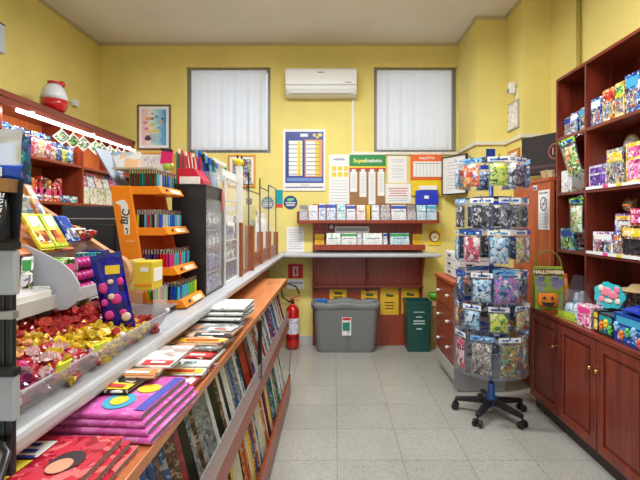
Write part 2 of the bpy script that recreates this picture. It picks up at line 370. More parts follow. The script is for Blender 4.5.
# panelling below the back counter
pn = thing('wall_panelling', 'red-brown wooden panelling with two recessed bays under the white back counter', 'panelling', (.4, 5.3, 0))
build('board', MB().box(-.255, 1.06, 5.262, 5.3, 0, 1.079), redwood, pn)
build('rail', MB().box(-.255, 1.06, 5.20, 5.261, .70, .725), redwood, pn, bevel=.003)
for x in (-.225, .40, 1.035):
    build('bracket', MB().prism([(5.261, .64), (5.225, .68), (5.20, .80), (5.10, 1.0), (5.05, 1.079), (5.261, 1.079)], 0, x-.014, x+.014), redwood, pn, bevel=.003)
build('upper_board', MB().box(-.255, 1.06, 5.285, 5.3, WT, 1.69), redwood, pn)
# slip shelves above it
us = thing('slip_shelf', 'long red-brown upper wall shelf holding two rows of betting slips', 'shelf', (.4, 5.28, 1.45))
build('shelf_board', MB().box(-.43, 1.22, 5.10, 5.284, 1.462, 1.486), redwood, us, bevel=.002)
build('lip', MB().box(-.43, 1.22, 5.085, 5.10, 1.462, 1.50), redwood, us, bevel=.002)
for x in (-.43, 1.20): build('end_cap', MB().box(x, x+.02, 5.10, 5.284, 1.486, 1.60), redwood, us, bevel=.002)
build('back_strip', MB().box(-.41, 1.20, 5.274, 5.284, 1.486, 1.60), redwood, us)
ls = thing('slip_shelf', 'lower red-brown wall shelf with one row of leaflets over the back counter', 'shelf', (.4, 5.28, 1.15))
build('shelf_board', MB().box(-.25, 1.06, 5.12, 5.284, 1.165, 1.185), redwood, ls, bevel=.002)
build('lip', MB().box(-.25, 1.06, 5.105, 5.12, 1.15, 1.215), redwood, ls, bevel=.002)

# ---------------------------------------------------------------- right side: base cabinets, bookcase, panel
CT = .81
def unit(y0, n, lab):
    """a cherry base cabinet from y0 towards the camera, n doors of .45"""
    y1 = y0-.45*n
    t = thing('base_cabinet', lab, 'cabinet', (1.8, (y0+y1)/2, 0), 0, 'cherry base cabinets under the bookcase')
    m = MB(); m.box(1.61, 2.065, y1, y1+.018, .10, .779).box(1.61, 2.065, y0-.018, y0, .10, .779).box(1.61, 2.065, y1+.018, y0-.018, .10, .118).box(2.05, 2.065, y1+.018, y0-.018, .118, .779)
    build('carcass', m, cherry, t)
    build('plinth', MB().box(1.63, 2.06, y1+.001, y0-.001, 0, .099), mat('dark_plinth', (.03, .008, .006), .4), t)
    for i in range(n):
        b, a = y0-.45*i-.004, y0-.45*(i+1)+.004
        d = MB(); d.box(1.592, 1.609, a, b, .105, .775)
        o = build('door', d, cherry, t, bevel=.003)
        w_ = .06; f = MB()
        f.box(1.580, 1.592, a, a+w_, .105, .775).box(1.580, 1.592, b-w_, b, .105, .775).box(1.580, 1.592, a+w_, b-w_, .105, .105+w_).box(1.580, 1.592, a+w_, b-w_, .775-w_, .775)
        build('door_frame', f, cherry, o, bevel=.003)
        build('raised_panel', MB().box(1.584, 1.592, a+w_+.02, b-w_-.02, .105+w_+.02, .775-w_-.02), cherry, o, bevel=.006)
        ky = (a+.03) if (i == 0) else (b-.03)
        if n == 1: ky = a+.03
        k = MB(); k.cyl((1.58, ky, .60), (1.562, ky, .60), .006).ball((1.557, ky, .60), .0125)
        build('knob', k, brass, o, smooth=True)
    return t
unit(3.55, 1, 'single-door cherry base cabinet next to the toy stand, with one brass knob')
unit(3.10, 2, 'two-door cherry base cabinet with paired brass knobs, nearer than the single-door one')
unit(2.20, 2, 'two-door cherry base cabinet at the near end, mostly out of view')
wk = tag(build('cabinet_worktop', MB().box(1.572, 2.066, 1.30, 3.56, .78, CT), cherry_h, bevel=.004), 'continuous dark cherry worktop over the base cabinets, loaded with toys', 'worktop')
bc = thing('bookcase', 'tall open cherry wood bookcase of toy boxes standing on the cabinet worktop', 'bookcase', (1.9, 2.7, CT))
BF, BB, BT = 1.78, 2.065, 2.60
YS = [3.53, 3.13, 2.48, 1.85, 1.30]
for i, y in enumerate(YS): build('side_panel' if i in (0, 4) else 'divider', MB().box(BF, BB, y-.02, y, CT+.001, BT), cherry, bc, bevel=.002)
build('top_panel', MB().box(BF, BB, YS[-1]-.02, YS[0], BT, BT+.022), cherry_h, bc, bevel=.002)
build('back_panel', MB().box(BB-.008, BB, YS[-1], YS[0]-.02, CT+.001, BT), cherry, bc)
SH = [1.27, 1.715, 2.15]
for a, b in zip(YS, YS[1:]):
    for z in SH: build('shelf', MB().box(BF+.003, BB-.008, b+.0005, a-.0205, z-.024, z), cherry_h, bc, bevel=.002)
wp = thing('tall_side_cabinet', 'red-brown tall panel cabinet carrying the black screen and the no-smoking notice', 'cabinet', (1.9, 3.9, 0))
panel_m = wood('warm_panel_wood', (.36, .065, .022), (.50, .105, .034), 2, .35)
build('side_panel', MB().box(1.755, 1.79, 3.57, 4.30, 0, 1.82), panel_m, wp, bevel=.003)
build('top', MB().box(1.745, 2.025, 3.57, 4.17, 1.82, 1.85), panel_m, wp, bevel=.003)
build('end_panel', MB().box(1.79, 2.06, 4.15, 4.17, 0, 1.82), panel_m, wp)
build('top_ledge', MB().box(1.745, 1.795, 4.17, 4.30, 1.82, 1.85), panel_m, wp, bevel=.003)

# ---------------------------------------------------------------- drawer pedestal + white drawers
pd = thing('drawer_pedestal', 'red-brown drawer unit on a pale metal base behind the toy stand', 'drawer unit', (1.25, 4.15, 0))
wd = wood('drawer_wood', (.20, .030, .012), (.30, .055, .02), 1, .35)
build('base', MB().prism([(1.10, 0), (1.055, .09), (1.045, .21), (1.49, .21), (1.49, 0)], 1, 3.84, 4.5), mat('pale_metal', (.52, .51, .48), .4, .2), pd, bevel=.004)
build('end_panel', MB().box(1.045, 1.49, 3.828, 3.839, .03, .93), alu, pd)
build('carcass', MB().box(1.065, 1.49, 3.84, 4.5, .22, .93), wd, pd)
build('top', MB().box(1.03, 1.50, 3.815, 4.52, .93, .96), panel_m, pd, bevel=.004)
for k in range(3):
    z = .225+k*.234
    d = build('drawer', MB().box(1.045, 1.064, 3.845, 4.495, z, z+.228), wd, pd, bevel=.003)
    for y in (4.0, 4.34): build('knob', MB().cyl((1.045, y, z+.12), (1.03, y, z+.12), .008).ball((1.025, y, z+.12), .015), white, d, smooth=True)
wc = thing('small_drawer_chest', 'white plastic chest of small drawers standing on the red-brown drawer unit', 'drawer chest', (1.25, 4.2, .96))
build('body', MB().box(1.12, 1.47, 4.02, 4.42, .961, 1.20), white, wc, bevel=.006)
for k in range(3):
    z = .97+k*.077
    d = build('drawer', MB().box(1.14, 1.45, 4.008, 4.019, z, z+.07), white, wc, bevel=.003)
    build('handle', MB().box(1.20, 1.26, 3.998, 4.007, z+.035, z+.048), black, d, bevel=.002)
    d = build('drawer', MB().box(1.108, 1.119, 4.04, 4.40, z, z+.07), white, wc, bevel=.003)
    build('handle', MB().box(1.098, 1.107, 4.18, 4.26, z+.035, z+.048), black, d, bevel=.002)
# ---------------------------------------------------------------- left wall unit
LF, LB = -2.42, -2.825
lu = thing('wall_shelf_unit', 'red-brown wall shelving with orange back behind the counter, lit by a light strip', 'shelf unit', (-2.6, 3.9, 0))
LY = [2.12, 3.20, 4.25, 5.29]
for i, y in enumerate(LY): build('side_panel' if i in (0, 3) else 'divider', MB().box(LB, LF, y-.012, y+.01, 0, 2.40), redwood, lu, bevel=.002)
build('top_board', MB().box(LB, LF+.03, LY[0]-.012, LY[-1]+.005, 2.40, 2.445), cherry_h, lu, bevel=.003)
build('valance', MB().box(LF-.002, LF+.02, LY[0], LY[-1], 2.345, 2.399), cherry_h, lu, bevel=.003)
build('back_panel', MB().box(LB, LB+.01, LY[0], LY[-1], 0, 2.40), orwood_v, lu)
for a, b in zip(LY, LY[1:]):
    for z in (2.02, 1.66, 1.30, .9): build('shelf', MB().box(LB+.011, LF-.005, a+.0105, b-.0125, z-.024, z), redwood, lu, bevel=.002)
led = thing('led_tube', 'long glowing white light tube under the top of the wall shelving', 'light tube', (-2.37, 4.2, 2.33))
build('tube', MB().cyl((-2.375, 3.3, 2.325), (-2.375, 4.30, 2.325), .016), mat('led_glow', (1, .90, .86), .3, emit=4.5), led, smooth=True)
build('tube', MB().cyl((-2.375, 4.34, 2.325), (-2.375, 5.24, 2.325), .013), MATS['led_glow'], led, smooth=True)
for y in (3.45, 4.32, 5.1): build('clip', MB().box(-2.40, -2.35, y-.012, y+.012, 2.318, 2.352), white, led)
# ================================================================ back wall: papers, signs, leaflets
PXM = 5.3/440
def wx(px): return (px-334)*PXM
def wz(py): return 1.5-(py-220)*PXM
def sheet(name, label, cat, x0, y0, x1, y1, m, th=.002, group=None, Y=BY, parent=None):
    """a flat thing on the back wall; bounds given on the wall by columns and rows of the survey"""
    mb = MB().box(wx(x0), wx(x1), Y-th, Y-.0002, wz(y1), wz(y0))
    if parent is not None: return build(name, mb, m, parent)
    return tag(build(name, mb, m), label, cat, group)
def wbox(x0, y0, x1, y1, ya, yb): return MB().box(wx(x0), wx(x1), ya, yb, wz(y1), wz(y0))
def lines(t, x0, x1, ys, m, ya=BY-.0045, h=.6, name='text_line', jag=1):
    mb = MB()
    for i, y in enumerate(ys):
        k = (x1-x0)*(.12*jag)*((i*37 % 5)/5)
        mb.box(wx(x0+k), wx(x1-k*.8), ya, ya+.001, wz(y+h/2), wz(y-h/2))
    return build(name, mb, m, t)
# blue timetable poster
t = thing('timetable_poster', 'large blue and white framed lottery timetable poster left of the green sign', 'poster', (wx(304.5), BY, wz(191)))
build('frame', wbox(283, 129.5, 325.5, 191, 5.285, 5.3), white, t, bevel=.003)
navy = mat('navy_print', (.02, .05, .26), .4)
build('print', wbox(285.5, 132, 323.5, 183, 5.282, 5.285), navy, t)
build('column', wbox(289, 141, 302.5, 176, 5.279, 5.282), paper, t); build('column', wbox(305, 140, 322.3, 177, 5.279, 5.282), mat('orange_print', (.75, .30, .10), .5), t)
build('column_sheet', wbox(306.3, 141.5, 315.5, 176, 5.277, 5.279), paper, t)
for a, b in ((298, 301), (315.8, 319)): build('yellow_band', wbox(a, 141.8, b, 175.8, 5.275, 5.279), yellow, t)
lines(t, 289, 302.3, [145+4.2*k for k in range(8)], navy, 5.2765, .5, jag=0); lines(t, 306.5, 319, [145+4.2*k for k in range(8)], navy, 5.273, .5, jag=0)
build('logo', MB().ball((wx(314.5), 5.2815, wz(135.5)), (.022, .003, .022)).ball((wx(320), 5.2815, wz(135.2)), (.03, .003, .024)).ball((wx(317.5), 5.2815, wz(137.6)), (.02, .003, .015)), mat('pale_yellow_print', (.75, .65, .2), .5), t, smooth=True)
build('logo_mark', wbox(300.5, 134, 308, 137, 5.2805, 5.282), paper, t); build('caption_band', wbox(287, 178, 322, 181.5, 5.280, 5.282), mat('pale_blue_print', (.15, .25, .55), .5), t)
text('10 e 15', .03, (wx(304.5), 5.284, wz(185)), t, blueink); build('bottom_band', wbox(285.5, 186.8, 323.5, 187.8, 5.283, 5.285), navy, t)
# round stickers and teal card
def sticker(px, py, r, lab):
    t = thing('round_sticker', lab, 'sticker', (wx(px), BY, wz(py)), 0, 'round blue stickers')
    build('disc', MB().cyl((wx(px), 5.2998, wz(py)), (wx(px), 5.296, wz(py)), r, n=28), mat('sticker_navy', (.02, .06, .20), .4), t)
    build('cloud', MB().ball((wx(px)-.01, 5.296, wz(py-2.6)), (r*.42, .002, r*.26)).ball((wx(px)+.02, 5.296, wz(py-3)), (r*.3, .002, r*.22)), mat('sticker_green', (.15, .55, .25), .4), t, smooth=True)
    lines(t, px-5, px+5, [py, py+1.6, py+3.1], whink, 5.295, .7)
sticker(290.5, 202.5, .083, 'round dark blue sticker with a green cloud below the timetable poster'); sticker(267.5, 203, .075, 'round dark blue sticker with a green cloud, further into the corner past the teal card')
t = thing('teal_card', 'upright teal card with a red foot between two round blue stickers', 'card', (wx(279), BY, wz(208)))
build('card', wbox(275.5, 190, 282.8, 204, 5.295, 5.2998), mat('teal_print', (.0, .32, .38), .4), t); build('red_foot', wbox(275.5, 204, 282.8, 207.5, 5.295, 5.2998), mat('red_print', (.7, .06, .03), .4), t)
# calendar sheet
t = thing('calendar_sheet', 'tall white calendar sheet with six yellow squares beside the green sign', 'poster', (wx(339), BY, wz(205)))
build('sheet', wbox(329, 154.5, 349, 204, 5.297, 5.2998), paper, t); text('AGENZIA', .032, (wx(339), 5.297, wz(159.5)), t, blueink, bold=.001)
for r_ in (168.5, 174.5):
    for c_ in (334, 340, 346): build('yellow_square', wbox(c_-2.2, r_-2.2, c_+2.2, r_+2.2, 5.295, 5.297), yellow, t)
lines(t, 330.5, 347.5, [181+2.9*k for k in range(8)], mat('pale_ink', (.35, .4, .5), .6), 5.296, .4, jag=0)
# green sign with corkboard
t = thing('corkboard', 'corkboard of white result strips under a green lottery sign', 'noticeboard', (wx(367), BY, wz(205)))
cork = mat('cork', (.33, .18, .075), .9, bump=.6, bscale=120)
build('board', wbox(349.5, 169, 385, 205, 5.28, 5.3), cork, t, bevel=.002)
gs = build('sign', wbox(349.5, 155, 385.3, 166.5, 5.272, 5.3), mat('sign_green', (.01, .24, .05), .4), t, bevel=.002)
build('top_edge', wbox(349.5, 153.6, 385.3, 155, 5.27, 5.3), paper, gs); build('yellow_stripe', wbox(349.5, 166.5, 385.3, 168.2, 5.272, 5.3), yellow, t); build('red_stripe', wbox(349.5, 168.2, 385.3, 169.8, 5.272, 5.3), red, t)
text('Super', .066, (wx(353.2), 5.272, wz(161)), gs, mat('yellow_ink', (.9, .85, .15), .5), align='LEFT', bold=.0012); text('Enalotto', .060, (wx(364.8), 5.272, wz(161)), gs, whink, align='LEFT', bold=.0012)
for i, (x, b) in enumerate(((353.6, 192), (362.8, 197), (371.8, 204.5), (380.8, 196))):
    s_ = build('result_strip', wbox(x-3.4, 172, x+3.4, b, 5.276, 5.279), paper, t)
    lines(s_, x-2.6, x+2.6, [175+1.8*k for k in range(int((b-177)/1.8))], MATS['pale_ink'], 5.2745, .35); build('clip', wbox(x-2, 169.4, x+2, 172.4, 5.27, 5.28), paper, s_)
# notices
t = thing('notice', 'white typed notice with blue-grey text right of the green sign', 'notice', (wx(397), BY, wz(183)))
build('sheet', wbox(388, 156, 406.8, 183, 5.297, 5.2998), paper, t); lines(t, 391, 404, [160, 162, 166, 169, 171, 174, 177], MATS['pale_ink'], 5.296, .5)
t = thing('notice', 'white notice with red printing below the typed notice', 'notice', (wx(398), BY, wz(203)))
build('sheet', wbox(385.2, 184, 411, 203.3, 5.293, 5.2968), paper, t); lines(t, 388, 408, [188.5, 191, 193.4, 195.8], mat('red_text', (.55, .12, .14), .6), 5.292, .9); lines(t, 388, 408, [198.5, 200.5], MATS['pale_ink'], 5.292, .5)
# orange / yellow wall dispenser
t = thing('coupon_dispenser', 'orange and yellow wall dispenser with a white slip panel', 'dispenser', (wx(426), BY, wz(203)))
build('top_panel', wbox(410.5, 155, 441.5, 180, 5.26, 5.3), mat('dispenser_orange', (.80, .13, .02), .4), t, bevel=.004)
build('slip_panel', wbox(412.5, 162, 440.5, 177.2, 5.25, 5.26), paper, t); lines(t, 414, 439, [164], grey, 5.2485, .5, jag=0)
for k in range(7): build('slip_divider', wbox(415.5+3.4*k, 163, 415.8+3.4*k, 176.5, 5.2485, 5.25), MATS['pale_ink'], t)
text('10eLOTTO', .04, (wx(426), 5.26, wz(158.6)), t, whink, bold=.001)
build('lower_panel', wbox(411.3, 180, 441.5, 196, 5.27, 5.3), mat('dispenser_yellow', (.82, .58, .01), .4), t, bevel=.003); build('white_slips', wbox(418, 186, 436, 190, 5.25, 5.27), paper, t)
t = thing('blue_folder', 'bright blue wallet with a white mark tucked below the orange dispenser', 'folder', (wx(426), 5.25, wz(205)))
build('body', MB().prism([(5.265, wz(205)), (5.22, wz(205)), (5.235, wz(190.8)), (5.265, wz(190.8))], 0, wx(414.7), wx(437)), mat('folder_blue', (.01, .035, .50), .3), t, bevel=.003); build('mark', wbox(423, 196, 427.5, 199, 5.222, 5.229), paper, t)
# certificate on the corner
t = thing('framed_certificate', 'dark-framed white certificate hung across the corner by the toy stand', 'picture', (1.385, 5.07, wz(198)), R(-62))
fm = MB(); w_, h_ = .20, .225; zc = wz(177)-wz(198)
fm.box(-w_, w_, -.012, .012, zc-h_, zc-h_+.014).box(-w_, w_, -.012, .012, zc+h_-.014, zc+h_).box(-w_, -w_+.014, -.012, .012, zc-h_+.014, zc+h_-.014).box(w_-.014, w_, -.012, .012, zc-h_+.014, zc+h_-.014)
build('frame', fm, mat('dark_frame', (.03, .025, .02), .4), t, local=True); build('paper', MB().box(-w_+.014, w_-.014, -.004, .010, zc-h_+.014, zc+h_-.014), paper, t, local=True)
lm_ = MB()
for k in range(9): lm_.box(-w_*.6+.01*(k % 3), w_*.6-.012*((k+1) % 3), -.0055, -.0041, zc-h_*.7+.038*k, zc-h_*.7+.038*k+.006)
build('text_line', lm_, MATS['pale_ink'], t, local=True)
# opening times sheet, warning sticker, small things
t = thing('list_sheet', 'white list of small print taped low on the wall over the counter corner', 'notice', (wx(297), BY, wz(253)))
build('sheet', wbox(286.5, 227, 304, 252.5, 5.297, 5.2998), paper, t); lines(t, 288, 302.5, [230+2.3*k for k in range(9)], MATS['pale_ink'], 5.296, .5)
t = thing('yellow_sticker', 'yellow square sticker on the panel at the left end of the lower slip shelf', 'sticker', (wx(319.5), 5.285, wz(245)), 0)
build('card', wbox(315, 234, 324, 245, 5.281, 5.2849), yellow, t); lines(t, 316.5, 322.5, [239, 241, 243], mat('orange_ink', (.6, .25, .02), .5), 5.280, .7)
t = thing('yellow_sticker', 'yellow square sticker at the end of the lower slip shelf by the round-faced emblem', 'sticker', (wx(417), 5.285, wz(245)), 0)
build('card', wbox(412.5, 234, 422, 245, 5.281, 5.2849), yellow, t); lines(t, 414, 420, [240, 242], MATS['orange_ink'], 5.280, .7)
t = thing('card_pad', 'small white and blue card pad under the yellow sticker by the counter corner', 'pad', (wx(319.5), 5.28, wz(252)), 0)
build('pad', wbox(315, 247, 324.5, 252, 5.27, 5.2849), paper, t, bevel=.002); lines(t, 316, 323, [250.5], blueink, 5.2685, 1.2)
t = thing('yellow_emblem', 'yellow and brown wall emblem with a round white dial', 'emblem', (wx(434.5), BY, wz(245)))
build('plate', wbox(428.3, 229, 441, 245.3, 5.29, 5.2998), yellow, t, bevel=.003); build('arch', MB().cyl((wx(434.3), 5.289, wz(236)), (wx(434.3), 5.275, wz(236)), .065, n=24), mat('arch_brown', (.35, .12, .03), .4), t)
build('dial', MB().cyl((wx(434.3), 5.275, wz(237)), (wx(434.3), 5.27, wz(237)), .046, n=24), paper, t); build('dial_centre', MB().cyl((wx(434.3), 5.27, wz(237)), (wx(434.3), 5.267, wz(237)), .02, n=16), yellow, t)
# fire sign and extinguisher
t = thing('fire_sign', 'red extinguisher sign with a white caption below it, above the fire extinguisher', 'sign', (wx(296), BY, wz(289)))
build('red_plate', wbox(288.2, 264, 303, 278.2, 5.296, 5.2998), red, t); build('pictogram', wbox(293, 266.5, 298, 276, 5.294, 5.296), paper, t); build('pictogram_body', wbox(294.6, 268, 296.8, 275, 5.292, 5.294), red, t)
c_ = build('caption_plate', wbox(287.5, 279.4, 304, 289, 5.296, 5.2998), paper, t); text('ESTINTORE', .033, (wx(295.8), 5.296, wz(283)), c_, blueink, bold=.0008); text('N° 1', .025, (wx(295.8), 5.296, wz(286.6)), c_, blueink)
EX, EY = -.485, 5.15
t = thing('fire_extinguisher', 'red fire extinguisher with a black hose standing on the floor in the corner', 'fire extinguisher', (EX, EY, 0))
build('body', MB().lathe([(.060, 0), (.076, .012), (.078, .05), (.078, .43), (.070, .47), (.045, .50), (.022, .51), (.022, .525)], (EX, EY, 0), 28), mat('extinguisher_red', (.50, .008, .008), .22, coat=.5), t, smooth=True)
build('label', MB().lathe([(.0792, .18), (.0792, .36)], (EX, EY, 0), 28, False), cover('print_ext', pal('f0f0f0 d8d8e8 8890c0 f0f0f0 c8c8d0 e8e8e8'), 26), t, smooth=True)
build('red_band', MB().lathe([(.0794, .12), (.0794, .15)], (EX, EY, 0), 28, False), mat('dark_red', (.2, .005, .005), .3), t)
build('valve', MB().cyl((EX, EY, .52), (EX, EY, .575), .02).cyl((EX, EY, .55), (EX-.05, EY-.02, .55), .012), black, t, smooth=True)
build('handle', MB().obox((EX+.03, EY-.02, .60), (.13, .022, .010), (0, R(-22), 0)).obox((EX+.03, EY-.02, .565), (.11, .020, .008), (0, R(8), 0)), red, t, bevel=.002)
build('hose', MB().tube([(EX-.04, EY-.02, .55), (EX-.11, EY-.03, .60), (EX-.13, EY-.03, .69), (EX-.06, EY-.03, .765), (EX+.04, EY-.03, .73), (EX+.075, EY-.03, .66), (EX+.08, EY-.03, .64)], .009), black, t, smooth=True)
# notices below the counter
def brow(x0, y0, x1, y1, lab, tilt=0):
    t = thing('yellow_notice', lab, 'notice', (wx((x0+x1)/2), 5.262, wz(y1)), 0)
    build('sheet', wbox(x0, y0, x1, y1, 5.259, 5.2615), mat('notice_yellow', (.70, .42, .015), .5), t)
    h = y1-y0; build('emblem', MB().ball((wx((x0+x1)/2-1.6), 5.2585, wz(y0+h*.28)), (.026, .002, .02)).ball((wx((x0+x1)/2+1.8), 5.2585, wz(y0+h*.3)), (.03, .002, .018)), mat('dark_green_ink', (.05, .10, .02), .5), t, smooth=True)
    lines(t, x0+4, x1-4, [y0+h*.55, y0+h*.66, y0+h*.77], ink, 5.2575, .9)
brow(329.5, 288.5, 346.5, 302.5, 'yellow notice behind the back rim of the grey bin, nearest the fire extinguisher'); brow(361, 290, 377, 304, 'yellow notice half hidden behind the other end of the grey bin rim')
brow(380, 287, 398, 314, 'fully visible yellow notice on the panelling between the grey and the green bin'); brow(401, 286, 418, 313, 'yellow notice partly hidden behind the green bin')
# grey double bin
def rr(cx, cy, hx_, hy, r, z, n=5, wav=0):
    pts = []
    for sx, sy, a0 in ((1, 1, 0), (-1, 1, 90), (-1, -1, 180), (1, -1, 270)):
        for k in range(n+1):
            a = R(a0+90*k/n); pts.append((cx+sx*(hx_-r)+r*math.cos(a), cy+sy*(hy-r)+r*math.sin(a), z))
    return pts
def rrw(cx, cy, hx_, hy, r, z, amp):
    """rounded rectangle whose long front side is subdivided so the rim can dip and bulge"""
    pts = rr(cx, cy, hx_, hy, r, z)
    out = []
    for i, p in enumerate(pts):
        out.append(p); q = pts[(i+1) % len(pts)]
        if abs(q[0]-p[0]) > hx_:
            for k in range(1, 16):
                u = k/16; x = p[0]+(q[0]-p[0])*u; dz = amp*math.cos((x-cx)/hx_*math.pi*2)
                out.append((x, p[1]+(0 if p[1] > cy else -amp*.6*math.cos((x-cx)/hx_*math.pi*2)), z+dz))
    return out
GX, GY = .135, 5.095
t = thing('recycling_bin', 'wide grey double-compartment plastic bin with a wavy rim under the counter', 'bin', (GX, GY, 0))
gp = mat('bin_grey', (.17, .175, .175), .5, bump=.1)
m = MB(); m.loft([rrw(GX, GY, .325, .115, .06, .0, 0), rrw(GX, GY, .335, .12, .06, .04, 0), rrw(GX, GY, .365, .13, .06, .50, 0), rrw(GX, GY, .350, .115, .05, .50, .0), rrw(GX, GY, .32, .10, .05, .06, 0)])
build('body', m, gp, t, smooth=False, bevel=.004)
m = MB(); m.loft([rrw(GX, GY, .366, .131, .06, .485, .0), rrw(GX, GY, .392, .140, .065, .50, .006), rrw(GX, GY, .398, .143, .065, .545, .012), rrw(GX, GY, .380, .125, .06, .57, .012), rrw(GX, GY, .350, .10, .05, .55, .010), rrw(GX, GY, .348, .10, .05, .49, 0)], False, False)
build('rim', m, gp, t, smooth=True)
build('divider', MB().box(GX-.006, GX+.006, GY-.11, GY+.11, .06, .53).box(GX+.02, GX+.024, GY-.139, GY-.126, .03, .47), gp, t)
s_ = build('label', MB().obox((wx(346.2)*.965, GY-.137, .30), (.105, .003, .21), (R(4), 0, 0)), paper, t)
build('label_print', MB().obox((wx(344.5)*.965, GY-.141, .30), (.05, .003, .09), (R(4), 0, 0)).obox((wx(348)*.965, GY-.141, .30), (.03, .003, .10), (R(4), 0, 0)), mat('label_green', (.02, .22, .14), .5), s_)
build('label_band', MB().obox((wx(346.2)*.965, GY-.1435, .385), (.09, .003, .03), (R(4), 0, 0)), redink, s_)
t = thing('blue_bag_edge', 'folded blue bag showing over the back of the grey bin rim', 'bag', (wx(322), 5.2, .52))
build('bag_edge', MB().grid(lambda u, v: (-.23+.15*u, 5.178+.012*math.sin(u*14)+.01*v, .50+.075*v), 14, 3), mat('bag_blue', (.03, .14, .42), .35), t, smooth=True, solid=.003)
# green bin
t = thing('green_bin', 'narrow dark green plastic bin with white lettering beside the grey bin', 'bin', (.98, 5.12, 0))
gg = mat('bin_green', (.010, .075, .058), .4)
m = MB(); X = .965; m.loft([rr(X, 5.12, .125, .12, .02, 0), rr(X, 5.12, .142, .135, .02, .55), rr(X, 5.12, .150, .14, .022, .55), rr(X, 5.12, .150, .14, .022, .575), rr(X, 5.12, .138, .13, .02, .575), rr(X, 5.12, .12, .115, .02, .02)])
build('body', m, gg, t, bevel=.002)
for i, (wd_, zz, hh) in enumerate(((.12, .455, .010), (.07, .40, .014), (.13, .355, .016), (.13, .325, .016), (.06, .265, .016))):
    build('lettering_line', MB().obox((X+.0, 5.12-.137+(.575-zz)*.025-.001, zz), (wd_, .003, hh)), mat('green_white', (.45, .6, .55), .5), t)
t = thing('cardboard_tube', 'pale cardboard carton standing between the green bin and the drawer unit', 'box', (1.17, 5.2, 0))
cb = mat('cardboard', (.42, .27, .13), .8)
build('carton', MB().box(1.13, 1.22, 5.15, 5.27, 0, .50), cb, t, bevel=.003); build('flap', MB().obox((1.175, 5.145, .52), (.085, .004, .06), (R(-20), 0, 0)), cb, t); build('tape', MB().box(1.165, 1.185, 5.148, 5.149, .1, .5), mat('tape', (.5, .36, .2), .3), t)
t = thing('green_bowl', 'bright green plastic bowl on the carton by the drawer unit', 'bowl', (1.17, 5.2, .55))
build('bowl', MB().lathe([(.04, .56), (.065, .59), (.075, .64), (.07, .64), (.04, .575)], (1.19, 5.20, 0), 20), mat('bowl_green', (.10, .42, .04), .35), t, smooth=True)

# slips on the two shelves: each stack is a clear holder with its slips
def slips(px0, px1, z0, top, Y, c, lab, grp, band=None):
    sc = Y/440; x0, x1 = (px0-334)*sc+.002, (px1-334)*sc-.002
    t = thing('slip_stack', lab, 'betting slips', ((x0+x1)/2, Y, z0), 0, grp)
    n = 2 if x1-x0 > .15 else 1; h = top-z0
    build('slips', MB().prism([(Y+.02, z0), (Y+.06, z0), (Y+.09, top), (Y+.045, top)], 0, x0+.004, x1-.004), CV[c] if c in CV else c, t, bevel=.002)
    mb = MB().obox(((x0+x1)/2, Y+.012, z0+h*.28), (x1-x0, .004, h*.56), (R(-8), 0, 0)).box(x0, x0+.002, Y+.01, Y+.08, z0, z0+h*.4).box(x1-.002, x1, Y+.01, Y+.08, z0, z0+h*.4)
    build('holder', mb, glassy, t)
    if band: build('header_band', MB().obox(((x0+x1)/2, Y+.040, top-h*.14), (x1-x0-.008, .004, h*.18), (R(-8), 0, 0)), band, t)
    build('title_strip', MB().obox(((x0+x1)/2, Y+.030, z0+h*.62), ((x1-x0)*.7, .003, h*.06), (R(-8), 0, 0)), MATS['pale_ink'], t)
pb = cover('slip_blue', pal('dce6f0 c8d8e8 5078c0 e8f0f8 90b0d8 f0f4f8'), 30); pw = cover('slip_white', pal('eceae8 e0e0e4 c8ccd8 f4f4f4 b8c0cc e8e8e8'), 26)
pc = cover('slip_cyan', pal('98d0dc c8e8ec 60b0c8 e8f4f4 88c0d0 b8e0e8'), 30); pp = cover('slip_pink', pal('f0d8d0 f4e8e0 e0b8a8 f8f0e8 d8c0b0 f0e0d8'), 26); pgr = cover('slip_grey', pal('a09890 887878 b8b0b0 c8c0b8 706868 a8a0a0'), 26)
UZ = 1.487; g1 = 'betting slip stacks on the upper slip shelf'
names = [(299, 308, pgr, 'grey-topped', grey), (308.3, 318, pw, 'plain white', None), (318.3, 326, pb, 'narrow white and blue', blue), (326.3, 336, pb, 'blue and white', blue), (336.3, 346, pc, 'pale cyan', None), (346.3, 356, pw, 'white blue-headed', blue), (356.3, 366, pp, 'cream and pink', None),
 (371.5, 380, pw, 'mostly blank white', None), (380.3, 391, pgr, 'grey and brown printed', None), (391.3, 407, pw, 'wide white', blue), (407.3, 416.5, pgr, 'blue-grey', grey), (417, 427, pc, 'light cyan', None), (427.3, 437.5, pc, 'bright cyan', cyan)]
for i, (a, b, c_, n_, bd) in enumerate(names):
    slips(a, b, UZ, 1.675 if i not in (2, 3, 4) else 1.69, 5.12, c_, '%s slip stack, %s on the upper shelf from the timetable poster' % (n_, nth(i+1)), g1, bd)
t = thing('yellow_card', 'small yellow card standing in the gap between slip stacks on the upper shelf', 'card', ((369-334)*.01165, 5.2, UZ)); build('card', MB().box(.385, .43, 5.235, 5.24, UZ, UZ+.19), yellow, t); build('foot', MB().box(.385, .43, 5.225, 5.255, UZ, UZ+.008), white, t)
g2 = 'leaflet stacks on the lower slip shelf'
pgn = cover('slip_green', pal('f0f0ec e8ece8 f4f4f4 a0c8a0 e8f0e8 f0f0f0'), 22)
for i, (a, b, c_, n_, bd) in enumerate([(326, 341, pgn, 'white and green', None), (341.3, 357, pgn, 'second white and green', green), (357.3, 362, pw, 'thin white', None), (363, 383, pgn, 'wide pale green', None), (383.3, 388, pw, 'slim blue-marked', blue), (390, 410, pc, 'green and teal', green)]):
    slips(a, b, 1.186, 1.345, 5.15, c_, '%s leaflet stack, %s on the lower shelf from the timetable poster' % (n_, nth(i+1)), g2, bd)
